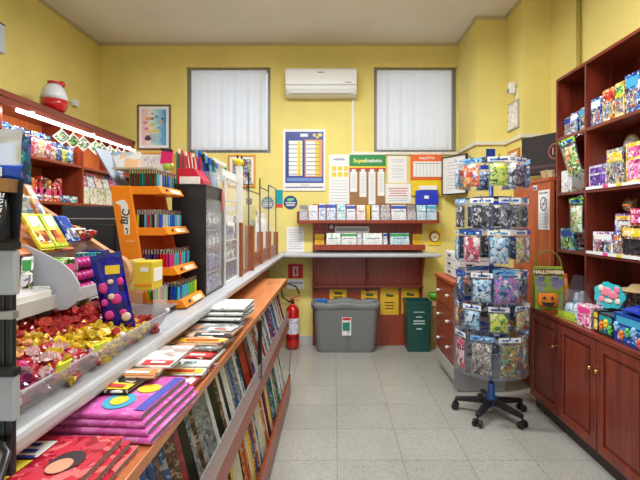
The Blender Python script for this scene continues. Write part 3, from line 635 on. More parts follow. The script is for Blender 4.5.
t = thing('leaflet_box', 'low white box of leaflets behind the lower shelf stacks', 'box', (.22, 5.26, 1.3)); build('box', MB().box(.01, .42, 5.245, 5.284, 1.19, 1.425), paper, t, bevel=.003); build('print_band', MB().box(.03, .40, 5.243, 5.2445, 1.37, 1.40), MATS['pale_ink'], t)
t = thing('round_badge', 'small black square card with a round white face under the upper slip shelf', 'card', (-.03, 5.28, 1.37)); build('card', MB().box(-.07, .005, 5.278, 5.2845, 1.38, 1.455), black, t); build('face', MB().cyl((-.032, 5.278, 1.417), (-.032, 5.275, 1.417), .025), pp, t)
t = thing('red_tag', 'small red tag on the panel left below the upper slip shelf', 'tag', (-.17, 5.28, 1.4)); build('tag', MB().box(-.21, -.13, 5.279, 5.2845, 1.38, 1.45), mat('tag_red', (.35, .03, .02), .4), t); build('hole', MB().cyl((-.17, 5.279, 1.43), (-.17, 5.277, 1.43), .006), white, t)

# pictures on the back wall
def picture(x0, y0, x1, y1, fm_, matt, lab, art, fw=.022):
    t = thing('framed_picture', lab, 'picture', (wx((x0+x1)/2), BY, wz(y1)), 0)
    a, b, c_, d = wx(x0), wx(x1), wz(y1), wz(y0); f = MB(); q = 5.275
    f.box(a, b, q, 5.2998, c_, c_+fw).box(a, b, q, 5.2998, d-fw, d).box(a, a+fw, q, 5.2998, c_+fw, d-fw).box(b-fw, b, q, 5.2998, c_+fw, d-fw)
    build('frame', f, fm_, t, bevel=.003); build('mount', MB().box(a+fw, b-fw, 5.286, 5.292, c_+fw, d-fw), paper, t)
    build('artwork', MB().box(a+fw+matt, b-fw-matt, 5.283, 5.2858, c_+fw+matt, d-fw-matt), art, t); return t
art = bpy.data.materials.new('watercolour'); art.use_nodes = True; nt = art.node_tree; tc = nt.nodes.new('ShaderNodeTexCoord'); sx = nt.nodes.new('ShaderNodeSeparateXYZ')
r_ = ramp(nt, [(0, hx('f0b8c0')), (.35, hx('e8e0d8')), (.6, hx('a8d8e0')), (1, hx('3c90d0'))]); nn = nt.nodes.new('ShaderNodeTexNoise'); nn.inputs['Scale'].default_value = 4
mm_ = nt.nodes.new('ShaderNodeMath'); mm_.operation = 'ADD'; m2_ = nt.nodes.new('ShaderNodeMath'); m2_.operation = 'MULTIPLY_ADD'; m2_.inputs[1].default_value = .5; m2_.inputs[2].default_value = -.25
L = nt.links.new; L(tc.outputs['Generated'], sx.inputs[0]); L(sx.outputs[0], mm_.inputs[0]); L(tc.outputs['Generated'], nn.inputs['Vector']); L(nn.outputs[0], m2_.inputs[0]); L(m2_.outputs[0], mm_.inputs[1]); L(mm_.outputs[0], r_.inputs[0]); L(r_.outputs[0], nt.nodes['Principled BSDF'].inputs['Base Color'])
dkf = mat('brown_frame', (.16, .09, .05), .4)
t = picture(138, 105, 171.2, 150, dkf, .035, 'brown-framed flower bouquet picture on pink and blue ground, high by the wall shelving', art, .02)
fl = MB(); rnd = random.Random(3)
for (x, y, r__, k) in [(149, 119, .035, 0), (146, 123, .03, 1), (157, 117, .03, 2), (153, 125, .035, 3), (147, 129, .03, 1), (156, 131, .04, 3), (161, 122, .025, 0), (151, 132, .03, 3), (159, 128, .02, 2), (163, 119, .018, 4), (153, 119, .02, 4), (149, 137, .04, 1), (153, 114, .018, 2)]:
    fl.m(k).ball((wx(x), 5.2828, wz(y)), (r__, .0015, r__*.8), 9, 4)
fl.m(5).prism([(wx(151), wz(134)), (wx(159), wz(134)), (wx(158), wz(143)), (wx(152), wz(143))], 1, 5.2805, 5.2828)
fl.m(4).prism([(wx(146), wz(137)), (wx(149.5), wz(135.8)), (wx(152.5), wz(139.5)), (wx(149), wz(141)), (wx(145), wz(140))], 1, 5.280, 5.2826)
build('bouquet', fl, [mat('petal_orange', (.75, .35, .15)), mat('petal_pink', (.7, .25, .3)), mat('petal_blue', (.2, .3, .6)), mat('petal_yellow', (.75, .6, .15)), mat('petal_dark', (.06, .05, .08)), mat('vase_blue', (.4, .55, .65))], t)
orf = mat('orange_frame', (.72, .33, .04), .4)
picture(134.5, 152.5, 173, 186, orf, .03, 'orange-framed picture just under the flower bouquet picture', CV['white'])
picture(175, 154, 205, 186, orf, .04, 'orange-framed picture hidden mostly behind the pen display', CV['doc']); picture(228.5, 155, 255.8, 187, orf, .03, 'orange-framed colourful picture below the corner of the first curtained window', CV['mixed'])

# ================================================================ walls at the right
t = thing('calendar_picture', 'small grey drawing in a thin frame on the wall bend above the trunking', 'picture', (1.79, 4.38, 2.37))
build('frame', MB().box(1.785, 1.7995, 4.27, 4.53, 2.40, 2.68), alu, t, bevel=.002); build('drawing', MB().box(1.783, 1.785, 4.285, 4.515, 2.415, 2.665), CV['white'], t)
t = thing('alarm_sensor', 'white infrared alarm sensor above the small grey drawing', 'sensor', (1.77, 4.33, 2.7))
build('bracket', MB().cyl((1.80, 4.33, 2.78), (1.76, 4.33, 2.80), .012).box(1.79, 1.7995, 4.31, 4.35, 2.62, 2.80), white, t); build('body', MB().box(1.715, 1.775, 4.30, 4.36, 2.74, 2.85), white, t, bevel=.01); build('lens', MB().box(1.711, 1.7145, 4.31, 4.35, 2.75, 2.79), grey, t)
t = thing('framed_picture', 'orange-framed certificate low on the wall behind the top of the toy stand', 'picture', (1.79, 4.36, 1.9))
build('frame', MB().box(1.782, 1.7995, 4.25, 4.52, 1.93, 2.20), mat('frame_orange', (.55, .16, .03), .4), t, bevel=.003); build('paper', MB().box(1.779, 1.782, 4.28, 4.49, 1.96, 2.17), docm, t)
# screen on top of the side cabinet
t = thing('flat_screen', 'black flat screen on the tall side cabinet showing a faint red square', 'screen', (1.86, 3.86, 1.851), R(-62))
build('stand', MB().box(-.09, .09, -.05, .05, 0, .012).box(-.03, .03, -.01, .01, .012, .09), black, t, local=True, bevel=.002)
build('housing', MB().box(-.245, .245, -.012, .028, .05, .40), black, t, local=True, bevel=.005)
sc_ = build('display', MB().box(-.235, .235, -.0155, -.012, .065, .39), mat('screen_dark', (.03, .026, .03), .3), t, local=True)
rd = mat('screen_red', (.22, .06, .05), .3, emit=.5)
W = WM[t.name]
build('badge_outline', MB().lathe([(.07, -.017), (.07, -.0158), (.058, -.0158), (.058, -.017)], (0, 0, 0), 24, False).xf(Matrix.Translation((.10, 0, .24)) @ Matrix.Rotation(R(90), 4, 'X') @ Matrix.Scale(-1, 4, (0, 0, 1))), rd, sc_, local=True)
text('15', .085, (0, 0, 0), None, mat('screen_text', (.5, .2, .16), .3, emit=.6))
o = bpy.data.objects['lettering.001'] if False else [q for q in C.objects if q.name.startswith('lettering') and q.parent is None][-1]
o.parent = sc_; o.matrix_local = Matrix.Translation((.10, -.0165, .238)) @ Matrix.Rotation(R(90), 4, 'X')
build('caption_band', MB().box(-.20, .22, -.0168, -.0156, .11, .13), mat('screen_band', (.10, .05, .06), .3), sc_, local=True)
t = thing('folded_cards', 'two small tan cards standing at the foot of the flat screen', 'cards', (1.80, 3.62, 1.85)); build('card', MB().obox((1.775, 3.70, 1.885), (.03, .08, .065), (0, R(-15), 0)), mat('tan_card', (.55, .42, .22), .6), t); build('card', MB().obox((1.775, 3.60, 1.88), (.03, .06, .055), (0, R(-15), R(10))), MATS['tan_card'], t)
# no smoking notice on the panel, facing the aisle
t = thing('no_smoking_notice', 'white no-smoking notice on the side of the tall red-brown cabinet', 'notice', (1.754, 3.71, 1.35))
build('sheet', MB().box(1.7505, 1.7545, 3.58, 3.77, 1.42, 1.75), paper, t)
NS = Matrix.Translation((1.7495, 3.675, 1.635)) @ Matrix.Rotation(R(-90), 4, 'Y')
m = MB(); m.loft([[(r__*math.cos(2*math.pi*i/28), r__*math.sin(2*math.pi*i/28), z) for i in range(28)] for r__, z in ((.058, 0), (.058, .0008), (.049, .0008), (.049, 0))], False, False).obox((0, 0, .0006), (.10, .008, .001), (0, 0, R(-45))).xf(NS); build('prohibition_ring', m, ink, t)
build('cigarette', MB().obox((0, 0, .0003), (.010, .07, .0008)).xf(NS), grey, t)
text('VIETATO FUMARE', .019, (1.7498, 3.675, 1.725), t, ink, mtx=(Matrix.Rotation(R(-90), 3, 'Z') @ Matrix.Rotation(R(90), 3, 'X')))
m = MB()
for k in range(11): m.box(1.7495, 1.7504, 3.60+.006*(k % 3), 3.755-.006*((k+1) % 3), 1.435+.012*k, 1.439+.012*k)
build('text_line', m, MATS['pale_ink'], t)
t = thing('blue_tag', 'small blue and white price tag on the rim of the tall side cabinet', 'tag', (1.745, 3.82, 1.8)); build('tag', MB().box(1.7505, 1.7548, 3.80, 3.87, 1.76, 1.80), paper, t); build('blue_band', MB().box(1.7495, 1.7504, 3.805, 3.865, 1.765, 1.785), blue, t)
# ================================================================ toys on the bookcase and the cabinets
def carton(name, label, cat, x, y, z, sx, sy, sz, c, band, rz=0, group=None, flap=False, window=None):
    """printed carton facing -x: body, front panel print, logo band, tuck seam"""
    t = thing(name, label, cat, (x, y, z), rz, group)
    build('carton', MB().box(-sx/2, sx/2, -sy/2, sy/2, .0005, sz), c, t, local=True, bevel=.003)
    build('logo_band', MB().box(-sx/2-.0015, -sx/2-.0002, -sy*.42, sy*.42, sz*.66, sz*.90), band, t, local=True)
    build('front_print', MB().box(-sx/2-.0015, -sx/2-.0002, -sy*.40, sy*.40, sz*.12, sz*.58), window or CV['mixed'], t, local=True)
    build('side_print', MB().box(-sx*.40, sx*.40, -sy/2-.0015, -sy/2-.0002, sz*.15, sz*.80), CV['mixed'] if band is not paper else c, t, local=True)
    if flap: build('open_flap', MB().obox((sx*.38, 0, sz*1.18), (.004, sy*.96, sz*.42), (0, R(-8), 0)), c, t, local=True)
    return t
sh1, sh2, sh3 = 2.15, 1.715, 1.27
g = 'toy cartons on the top bookcase shelf'
carton('toy_carton', 'pale blue-grey toy carton deepest in the narrow top shelf bay', 'toy box', 1.90, 3.45, sh1, .14, .10, .155, CV['grey'], blue, 0, g)
carton('toy_carton', 'blue-grey toy carton between two others in the narrow top shelf bay', 'toy box', 1.89, 3.34, sh1, .14, .10, .165, CV['blue'], paper, 0, g)
carton('toy_carton', 'grey toy carton against the divider in the narrow top shelf bay', 'toy box', 1.89, 3.215, sh1, .14, .10, .175, CV['grey'], cyan, 0, g)
for i, (y, sy, h, c_, bd, n_) in enumerate([(3.035, .12, .19, 'blue', paper, 'blue toy carton with white band first in the wide top shelf bay'), (2.90, .12, .215, 'orange', CV['red'], 'orange fiery toy carton on the top shelf next to the blue one'), (2.785, .09, .22, 'yellow', CV['green'], 'yellow-green toy carton on the top shelf after the orange one'), (2.665, .13, .24, 'blue', cyan, 'tall bright blue toy carton with cyan band on the top shelf'), (2.54, .10, .26, 'blue', CV['orange'], 'orange and blue toy carton at the near end of the top shelf')]):
    carton('toy_carton', n_, 'toy box', 1.87, y, sh1, .13, sy, h, CV[c_], bd, 0, g)
g = 'toy cartons on the middle bookcase shelf'
carton('toy_carton', 'white toy carton with green figures under the hanging green bag', 'toy box', 1.87, 3.42, sh2, .13, .15, .17, cover('print_wg', pal('f0f0f0 e8f0e8 e0e8e0 f4f4f4 3c6e50 e8ece8'), 20), paper, 0, g, window=CV['white'])
carton('display_carton', 'wide white and violet display carton with a raised back flap on the middle shelf', 'toy box', 1.88, 2.995, sh2, .17, .21, .16, cover('print_wv', pal('e8e8f0 c8c8e0 9090c8 f0f0f4 e090b0 78b0d8'), 22), CV['purple'], 0, g, True, CV['purple'])
carton('display_carton', 'tall multicoloured display carton next to the white and violet one', 'toy box', 1.86, 2.80, sh2, .15, .17, .24, CV['mixed'], CV['yellow'], 0, g)
carton('display_carton', 'yellow and pink display carton at the near end of the middle shelf', 'toy box', 1.86, 2.62, sh2, .14, .16, .25, CV['yellow'], CV['pink'], 0, g, window=CV['pink'])
t = thing('round_disc_toy', 'round beige plaque toy standing above the white and violet display carton', 'toy', (1.97, 2.93, sh2), 0)
build('stand', MB().box(1.985, 2.04, 2.86, 3.0, sh2+.001, sh2+.21), white, t); build('disc', MB().cyl((1.975, 2.93, sh2+.275), (1.99, 2.93, sh2+.275), .080, n=28), mat('beige_disc', (.50, .38, .20), .5), t); build('face', MB().cyl((1.971, 2.93, sh2+.275), (1.975, 2.93, sh2+.275), .066, n=28), CV['white'], t)
g = 'toy cartons on the lower bookcase shelf'
carton('toy_carton', 'green and blue toy carton on the lower shelf of the narrow bay', 'toy box', 1.86, 3.40, sh3, .12, .19, .165, CV['teal'], blue, 0, g, window=CV['green'])
carton('toy_carton', 'violet and white comic-printed carton on the lower shelf beside the divider', 'toy box', 1.86, 2.95, sh3, .12, .22, .15, cover('print_cp', pal('e8e8f0 5a4a8c f0f0f0 c83c64 3c3c64 e0d8f0'), 32), paper, 0, g, window=CV['mixed'])
carton('toy_carton', 'blue and red toy carton between the comic-printed and the yellow-brown one', 'toy box', 1.85, 2.785, sh3, .11, .09, .15, CV['blue'], CV['orange'], 0, g)
carton('toy_carton', 'yellow-brown monster toy carton on the lower shelf near end', 'toy box', 1.85, 2.64, sh3, .13, .20, .20, CV['brown'], CV['yellow'], 0, g, window=CV['dark'])
carton('toy_carton', 'violet toy carton with yellow lid stacked above the blue and red one', 'toy box', 1.90, 2.80, sh3+.151, .12, .17, .12, CV['purple'], CV['yellow'], 0, g, window=CV['white'])
carton('toy_carton', 'pink-printed dark toy carton stacked on the yellow-brown one', 'toy box', 1.87, 2.62, sh3+.201, .12, .14, .10, CV['red'], CV['pink'], 0, g, window=CV['pink'])
t = thing('round_basket_toy', 'round brown woven toy lying on the stacked cartons of the lower shelf', 'toy', (1.93, 2.66, sh3+.30))
build('body', MB().ball((1.92, 2.84, sh3+.325), (.045, .055, .053), 14, 8), CV['brown'], t, smooth=True); build('band', MB().lathe([(.048, -.006), (.052, 0), (.048, .006)], (1.92, 2.84, sh3+.325), 20, False), orange, t, smooth=True)
# white price rails on shelf edges
for z, a, b, lab in ((sh2, 3.10, 2.52, 'white price rail with tags along the middle bookcase shelf'), (sh3, 3.10, 2.52, 'white price rail with tags along the lower bookcase shelf')):
    t = thing('price_rail', lab, 'price rail', (1.78, (a+b)/2, z)); build('rail', MB().box(1.773, 1.782, b, a, z-.004, z+.016), white, t)
    for k in range(4): build('price_tag', MB().box(1.7705, 1.7728, a-.06-.14*k-.05, a-.06-.14*k, z-.003, z+.015), (paper, pink, yellow, paper)[k], t)
# hanging bags on the divider
bagfilm = clear('bag_film', alpha=.90, rough=.10, film=(.45, .50, .60))
def hanging_bag(name, label, cat, x, y, z, w_, h_, t_, c, head, rz, group=None, hh=.04):
    """film pouch with a card header and a hook; z is the top"""
    t = thing(name, label, cat, (x, y, z-h_-hh), rz, group)
    top = h_+hh
    build('pouch', MB().pouch(w_*.84, h_*.86, t_, (0, 0, h_*.92)), c, t, local=True, smooth=True)
    build('film', MB().pouch(w_, h_, t_*1.25, (0, 0, h_)), bagfilm, t, local=True, smooth=True)
    hd = build('header_card', MB().box(-w_/2, w_/2, -.0015, .0015, h_, top), head, t, local=True)
    build('header_print', MB().box(-w_*.38, w_*.38, -.0025, -.0016, h_+hh*.2, h_+hh*.62), CV['blue'], hd, local=True)
    build('hook_hole', MB().cyl((0, -.0018, top-hh*.22), (0, .0018, top-hh*.22), .006, n=10), ink, hd, local=True)
    return t
o_green = cover('print_og', pal('3c7828 78a03c e07828 28501e e8e8d0 a0c850'), 24)
hanging_bag('hanging_toy_bag', 'green and orange toy bag hanging from the bookcase divider at middle shelf height', 'toy bag', 1.745, 3.17, 2.10, .13, .25, .035, o_green, CV['green'], R(-65)).rotation_euler = (R(6), R(-12), R(-65))
hanging_bag('hanging_toy_bag', 'pale green toy bag with orange figure hanging lower on the bookcase divider', 'toy bag', 1.745, 3.17, 1.66, .11, .22, .035, cover('print_gw', pal('a0c878 e0ecd8 64a03c e8f0e8 e07828 c8e0a0'), 24), CV['green'], R(-65))
for z in (2.11, 1.67):
    tag(build('peg_hook', MB().tube([(1.779, 3.12, z), (1.75, 3.14, z), (1.735, 3.17, z-.02)], .003), chrome, smooth=True), 'thin metal hook on the divider holding the %s green bag' % ('upper' if z > 2 else 'lower'), 'hook')
# Halloween bag at the far end of the worktop
WTZ = CT+.0005
t = thing('halloween_bag', 'lime green paper treat bag with pumpkin face and white title on the worktop', 'gift bag', (1.665, 3.43, WTZ), R(-12))
lime = mat('lime_print', (.24, .34, .02), .35)
m = MB(); m.loft([[(-.10, -.045, 0), (.10, -.045, 0), (.10, .045, 0), (-.10, .045, 0)], [(-.102, -.05, .15), (.102, -.05, .15), (.102, .05, .15), (-.102, .05, .15)], [(-.105, -.012, .33), (.105, -.012, .33), (.105, .012, .33), (-.105, .012, .33)]])
b_ = build('bag', m, lime, t, local=True, bevel=.003)
hd_ = build('handle', MB().tube([(-.095, 0, .32)]+[(-.10*math.cos(a), 0, .33+.12*math.sin(a)) for a in [R(18*k) for k in range(0, 11)]]+[(.095, 0, .32)], .006), mat('handle_olive', (.20, .22, .03), .4), t, local=True, smooth=True)
rot0 = (R(90-12.6), 0, 0)
def onbag(o): return o
lt = text('HALLOWEEN', .036, WM[t.name] @ Vector((0, -.026, .283)), t, mat('cream_ink', (.85, .75, .45), .5), bold=.0016); lt.matrix_local = Matrix.Translation((0, -.0240, .285)) @ Matrix.Rotation(R(77.4), 4, 'X')
build('title_band', MB().obox((0, -.0215, .283), (.20, .003, .055), (R(-12.6), 0, 0)), mat('title_dark', (.10, .05, .01), .5), t, local=True)
pm = MB(); 
for k in range(-2, 3): pm.ball((.024*k-.01, -.052, .075), (.030, .012, .056), 12, 8)
pk = build('pumpkin', pm, mat('pumpkin_orange', (.80, .22, .01), .35), t, local=True, smooth=True)
fc = MB()
for sx_ in (-1, 1): fc.prism([(-.01+sx_*.030-.014, .085), (-.01+sx_*.030+.014, .085), (-.01+sx_*.026, .106)], 1, -.070, -.060)
fc.prism([(-.06, .066), (-.035, .055), (-.01, .060), (.015, .055), (.04, .066), (.02, .035), (-.01, .028), (-.04, .035)], 1, -.070, -.060)
build('pumpkin_face', fc, ink, pk, local=True)
gh = MB(); gh.obox((-.045, -.040, .19), (.06, .003, .11), (R(-12), R(10), 0)).ball((-.055, -.036, .24), (.030, .006, .026)).obox((.045, -.040, .20), (.06, .003, .085), (R(-12), R(-14), 0)).ball((.045, -.036, .236), (.032, .006, .028)).prism([(-.02, .20), (-.10, .235), (-.09, .19), (-.02, .17)], 1, -.046, -.043).prism([(.02, .20), (.11, .25), (.11, .19), (.02, .17)], 1, -.046, -.043)
build('ghost_print', gh, mat('ghost_grey', (.22, .20, .30), .5), t, local=True, smooth=False)
build('ghost_eyes', MB().ball((-.065, -.0435, .243), .005).ball((-.045, -.0435, .243), .005).ball((.035, -.0435, .240), .006).ball((.055, -.0435, .240), .006), ink, t, local=True)
t = thing('orange_ribbon_toy', 'thin orange plush strip between the treat bag and the bookcase', 'toy', (1.84, 3.46, WTZ)); build('body', MB().tube([(1.83, 3.47, WTZ+.02), (1.835, 3.47, WTZ+.12), (1.82, 3.47, WTZ+.24)], .02), orange, t, smooth=True); build('tip', MB().ball((1.82, 3.47, WTZ+.25), .022), MATS['pumpkin_orange'], t, smooth=True)
# clear blister items
def blister(label, x, y, w_, h_, d_, rz, c1, c2, grp=None):
    t = thing('blister_pack', label, 'toy pack', (x, y, WTZ), rz, grp)
    build('bubble', MB().loft([rr(0, 0, w_/2, d_/2, .012, .006), rr(0, 0, w_/2*.96, d_/2*.94, .012, h_*.7), rr(0, 0, w_/2*.7, d_/2*.5, .012, h_)]), bagfilm, t, local=True, smooth=False, bevel=.004)
    build('tray_card', MB().box(-w_/2-.006, w_/2+.006, -d_/2-.006, d_/2+.006, .0, .006), c2, t, local=True)
    build('toy', MB().ball((-w_*.2, 0, h_*.30), (w_*.2, d_*.3, h_*.24), 12, 8).ball((w_*.2, 0, h_*.33), (w_*.16, d_*.28, h_*.28), 12, 8).box(-w_*.36, w_*.36, -d_*.3, d_*.3, .008, h_*.14), c1, t, local=True, smooth=False)
    build('label', MB().box(-w_*.42, w_*.42, -d_/2-.002, -d_/2-.0005, .012, h_*.26), c2, t, local=True)
    return t
gy = mat('lime_card', (.45, .60, .05), .4); bl2 = mat('baby_blue', (.18, .42, .68), .35)
cwb = cover('print_wb', pal('d8e8f0 b0d0e8 e8f0f4 6098c8 f0f4f8 a0c8e0'), 34)
g = 'clear blister toys on the worktop'
blister('clear domed blister toy on a lime green card, next to the treat bag', 1.685, 3.08, .20, .20, .13, R(-80), cwb, gy, g)
blister('clear domed blister toy on a pale blue card behind the lime green one', 1.85, 3.31, .13, .27, .10, R(-80), cwb, bl2, g)
blister('clear domed blister toy with baby blue label in front of the pink cartons', 1.80, 2.885, .15, .235, .11, R(-80), CV['blue'], bl2, g)
carton('toy_carton', 'pink and white doll carton on the worktop edge by the blister toys', 'toy box', 1.655, 2.84, WTZ, .09, .14, .14, cover('print_pw', pal('e8b0c0 f0e0e4 d86890 f4f0f0 8c5060 e8c8d0'), 32), pink, R(4), 'toy boxes on the worktop', window=CV['pink'])
carton('toy_carton', 'narrow black and yellow toy carton on the worktop next to the pink one', 'toy box', 1.65, 2.715, WTZ, .07, .045, .135, CV['dark'], yellow, 0, 'toy boxes on the worktop', window=CV['yellow'])
def figures(t, lst):
    for (y, z, c_) in lst:
        m = MB(); m.ball((0, 0, .038), (.012, .014, .016), 10, 6).ball((0, 0, .014), (.010, .012, .018), 10, 6).cyl((0, .01, .02), (0, .024, .03), .004).cyl((0, -.01, .02), (0, -.024, .03), .004)
        m.xf(Matrix.Translation((-.058, y, z))); build('printed_figure', m, c_, t, local=True, smooth=True)
t = carton('display_carton', 'deep blue display box of small coloured figures at the near end of the worktop', 'toy box', 1.665, 2.38, WTZ, .11, .30, .165, mat('deep_blue_print', (.01, .05, .30), .3), cyan, 0, 'toy boxes on the worktop', window=CV['blue'])
figures(t, [(.08, .02, mat('fig_orange', (.85, .2, .02), .4)), (.03, .045, mat('fig_green', (.1, .5, .1), .4)), (-.02, .06, mat('fig_sky', (.3, .55, .8), .4)), (-.07, .01, mat('fig_red', (.8, .08, .03), .4)), (-.12, .05, yellow), (.125, .06, MATS['fig_sky'])])
t = carton('display_carton', 'black and teal display box of small figures next to the deep blue one', 'toy box', 1.665, 2.61, WTZ, .11, .14, .13, CV['dark'], mat('teal_plastic', (.02, .35, .38), .4), 0, 'toy boxes on the worktop', window=CV['teal'])
figures(t, [(.035, .03, MATS['fig_orange']), (-.01, .05, yellow), (-.045, .02, MATS['fig_green'])])
# cloud-shaped pink and turquoise card
t = thing('cloud_card', 'turquoise cloud-shaped display card with pink shapes leaning on the cartons', 'display card', (1.72, 2.74, WTZ+.14), R(-72))
build('stand', MB().box(-.10, .10, .0, .10, -.1395, .0), CV['dark'], t, local=True, bevel=.003)
cl = MB(); tq = mat('turquoise_print', (.04, .50, .60), .35)
pts = []
for k in range(40):
    a = 2*math.pi*k/40; r__ = 1+.07*math.cos(7*a)
    pts.append((.105*r__*math.cos(a), .08+.08*r__*math.sin(a)))
cl.prism(pts, 1, -.012, -.004); build('card', cl, tq, t, local=True)
for c__, r__ in [((-.02, -.013, .10), (.045, .003, .035)), ((.03, -.013, .085), (.04, .003, .03)), ((.055, -.013, .12), (.02, .003, .025)), ((-.05, -.013, .05), (.025, .003, .02))]: build('rose_shape', MB().ball(c__, r__), mat('rose_print', (.80, .25, .35), .4), t, local=True, smooth=True)
for c__, r__ in [((-.055, -.0135, .12), (.02, .003, .022)), ((.0, -.0135, .045), (.03, .003, .014)), ((.06, -.0135, .05), (.02, .003, .02))]: build('pale_sweet_print', MB().ball(c__, r__), mat('cream_print', (.8, .75, .6), .4), t, local=True, smooth=True)
t = thing('straw_hat_toy', 'flat beige straw disc toy lying behind the cloud-shaped card', 'toy', (1.88, 2.72, WTZ)); 
build('box', MB().box(1.86, 1.99, 2.64, 2.79, WTZ, WTZ+.245), CV['brown'], t, bevel=.003); build('brim', MB().lathe([(.13, .247), (.135, .252), (.07, .262), (.05, .285), (.0, .29)], (1.91, 2.74, WTZ), 24, True), mat('straw', (.48, .34, .15), .7), t, smooth=True)
t = thing('blue_pouch', 'shiny dark blue toy pouch lying on top of the deep blue display box', 'toy bag', (1.70, 2.36, WTZ+.17)); build('pouch', MB().pouch(.20, .15, .05).xf(Matrix.Translation((1.69, 2.38, WTZ+.197)) @ Matrix.Rotation(R(90), 4, 'Z') @ Matrix.Rotation(R(82), 4, 'X') @ Matrix.Translation((0, 0, .07))), mat('shiny_blue', (.01, .03, .35), .15), t, smooth=True); build('seal', MB().obox((1.765, 2.38, WTZ+.19), (.01, .19, .004)), blue, t)
blister('clear low blister toy with green card between the pink carton and the bookcase', 1.73, 3.02, .0+.12, .12, .09, R(-78), CV['teal'], gy, g) if False else None
t = thing('blue_blister_box', 'baby blue window box with a clear top standing behind the domed blister toys', 'toy box', (1.90, 2.99, WTZ), 0, 'toy boxes on the worktop')
build('carton', MB().box(1.83, 1.95, 2.91, 3.07, WTZ, WTZ+.20), cwb, t, bevel=.003); build('window', MB().box(1.8275, 1.8298, 2.93, 3.05, WTZ+.06, WTZ+.15), film, t); build('hang_tab', MB().box(1.885, 1.89, 2.955, 3.025, WTZ+.2005, WTZ+.235), bl2, t)
for i, (y, c_, bd, n_) in enumerate([(2.38, 'blue', cyan, 'blue patterned carton standing at the back of the worktop, nearest end'), (2.56, 'dark', purple, 'dark violet carton standing at the back of the worktop')]):
    carton('toy_carton', n_, 'toy box', 1.92, y, WTZ, .12, .12, .27, CV[c_], bd, 0, 'toy boxes on the worktop')

# ================================================================ revolving toy stand
SX, SY = 1.215, 3.40
dblue = mat('rack_blue', (.010, .045, .22), .3)
st = thing('toy_stand', 'revolving blue wire stand of hanging toy pouches on five castors', 'display stand', (SX, SY, 0))
build('pole', MB().cyl((SX, SY, .10), (SX, SY, 1.99), .017), dblue, st, smooth=True)
build('hub', MB().lathe([(.045, .075), (.05, .09), (.045, .135), (.028, .15), (.024, .24)], (SX, SY, 0), 16), mat('hub_blue', (.01, .07, .25), .4), st, smooth=True)
for k in range(5):
    a = R(72*k+14); c_, s_ = math.cos(a), math.sin(a); ex, ey = SX+.27*c_, SY+.27*s_
    l = build('base_leg', MB().loft([[(SX+.03*c_-w2*s_, SY+.03*s_+w2*c_, z) for w2, z in ((-.026, .085), (.026, .085), (.026, .13), (-.026, .13))], [(ex-w2*s_, ey+w2*c_, z) for w2, z in ((-.018, .068), (.018, .068), (.018, .095), (-.018, .095))]]), black, st, bevel=.006)
    m = MB(); m.cyl((ex-.014*s_, ey+.014*c_, .027), (ex-.034*s_, ey+.034*c_, .027), .027, n=16).cyl((ex+.014*s_, ey-.014*c_, .027), (ex+.034*s_, ey-.034*c_, .027), .027, n=16).cyl((ex, ey, .03), (ex, ey, .075), .008).box(ex-.012, ex+.012, ey-.012, ey+.012, .022, .05)
    build('castor', m, black, l, bevel=.003)
def torus(c, Rr, r, n=32, k=6):
    m = MB(); rings = []
    for i in range(n):
        a = 2*math.pi*i/n; rings.append([m.bm.verts.new((c[0]+(Rr+r*math.cos(2*math.pi*j/k))*math.cos(a), c[1]+(Rr+r*math.cos(2*math.pi*j/k))*math.sin(a), c[2]+r*math.sin(2*math.pi*j/k))) for j in range(k)])
    for i in range(n): m.skin(rings[i], rings[(i+1) % n])
    return m
TIERS = [1.955, 1.66, 1.425, 1.115, .875, .655]
for ti, z in enumerate(TIERS):
    rg = build('tier_ring', torus((SX, SY, z+.012), .135, .006), dblue, st, smooth=True)
    for k in range(4):
        a = R(90*k+20); build('spoke', MB().cyl((SX, SY, z+.012), (SX+.135*math.cos(a), SY+.135*math.sin(a), z+.012), .005), dblue, rg)
    for k in range(8):
        a = R(45*k-90+(10 if ti % 2 else -8)); c_, s_ = math.cos(a), math.sin(a)
        build('hook', MB().tube([(SX+.135*c_, SY+.135*s_, z+.012), (SX+.20*c_, SY+.20*s_, z+.004), (SX+.262*c_, SY+.262*s_, z+.002), (SX+.272*c_, SY+.272*s_, z+.018)], .0028, 6), dblue, rg, smooth=True)
build('top_card', MB().box(SX-.04, SX+.03, SY-.003, SY+.003, 1.985, 2.05), dblue, st)
build('drip_tray', MB().lathe([(.10, .345), (.265, .347), (.272, .365), (.268, .365), (.262, .352), (.10, .350)], (SX, SY, 0), 28), bagfilm, st, smooth=True)
FC = ['towards the camera', 'towards the camera and the bookcase', 'towards the bookcase', 'towards the side cabinet', 'towards the back wall', 'towards the drawer unit', 'towards the aisle', 'towards the camera and the aisle']
TN = ['top', 'second', 'third', 'fourth', 'fifth', 'bottom']
P = {}
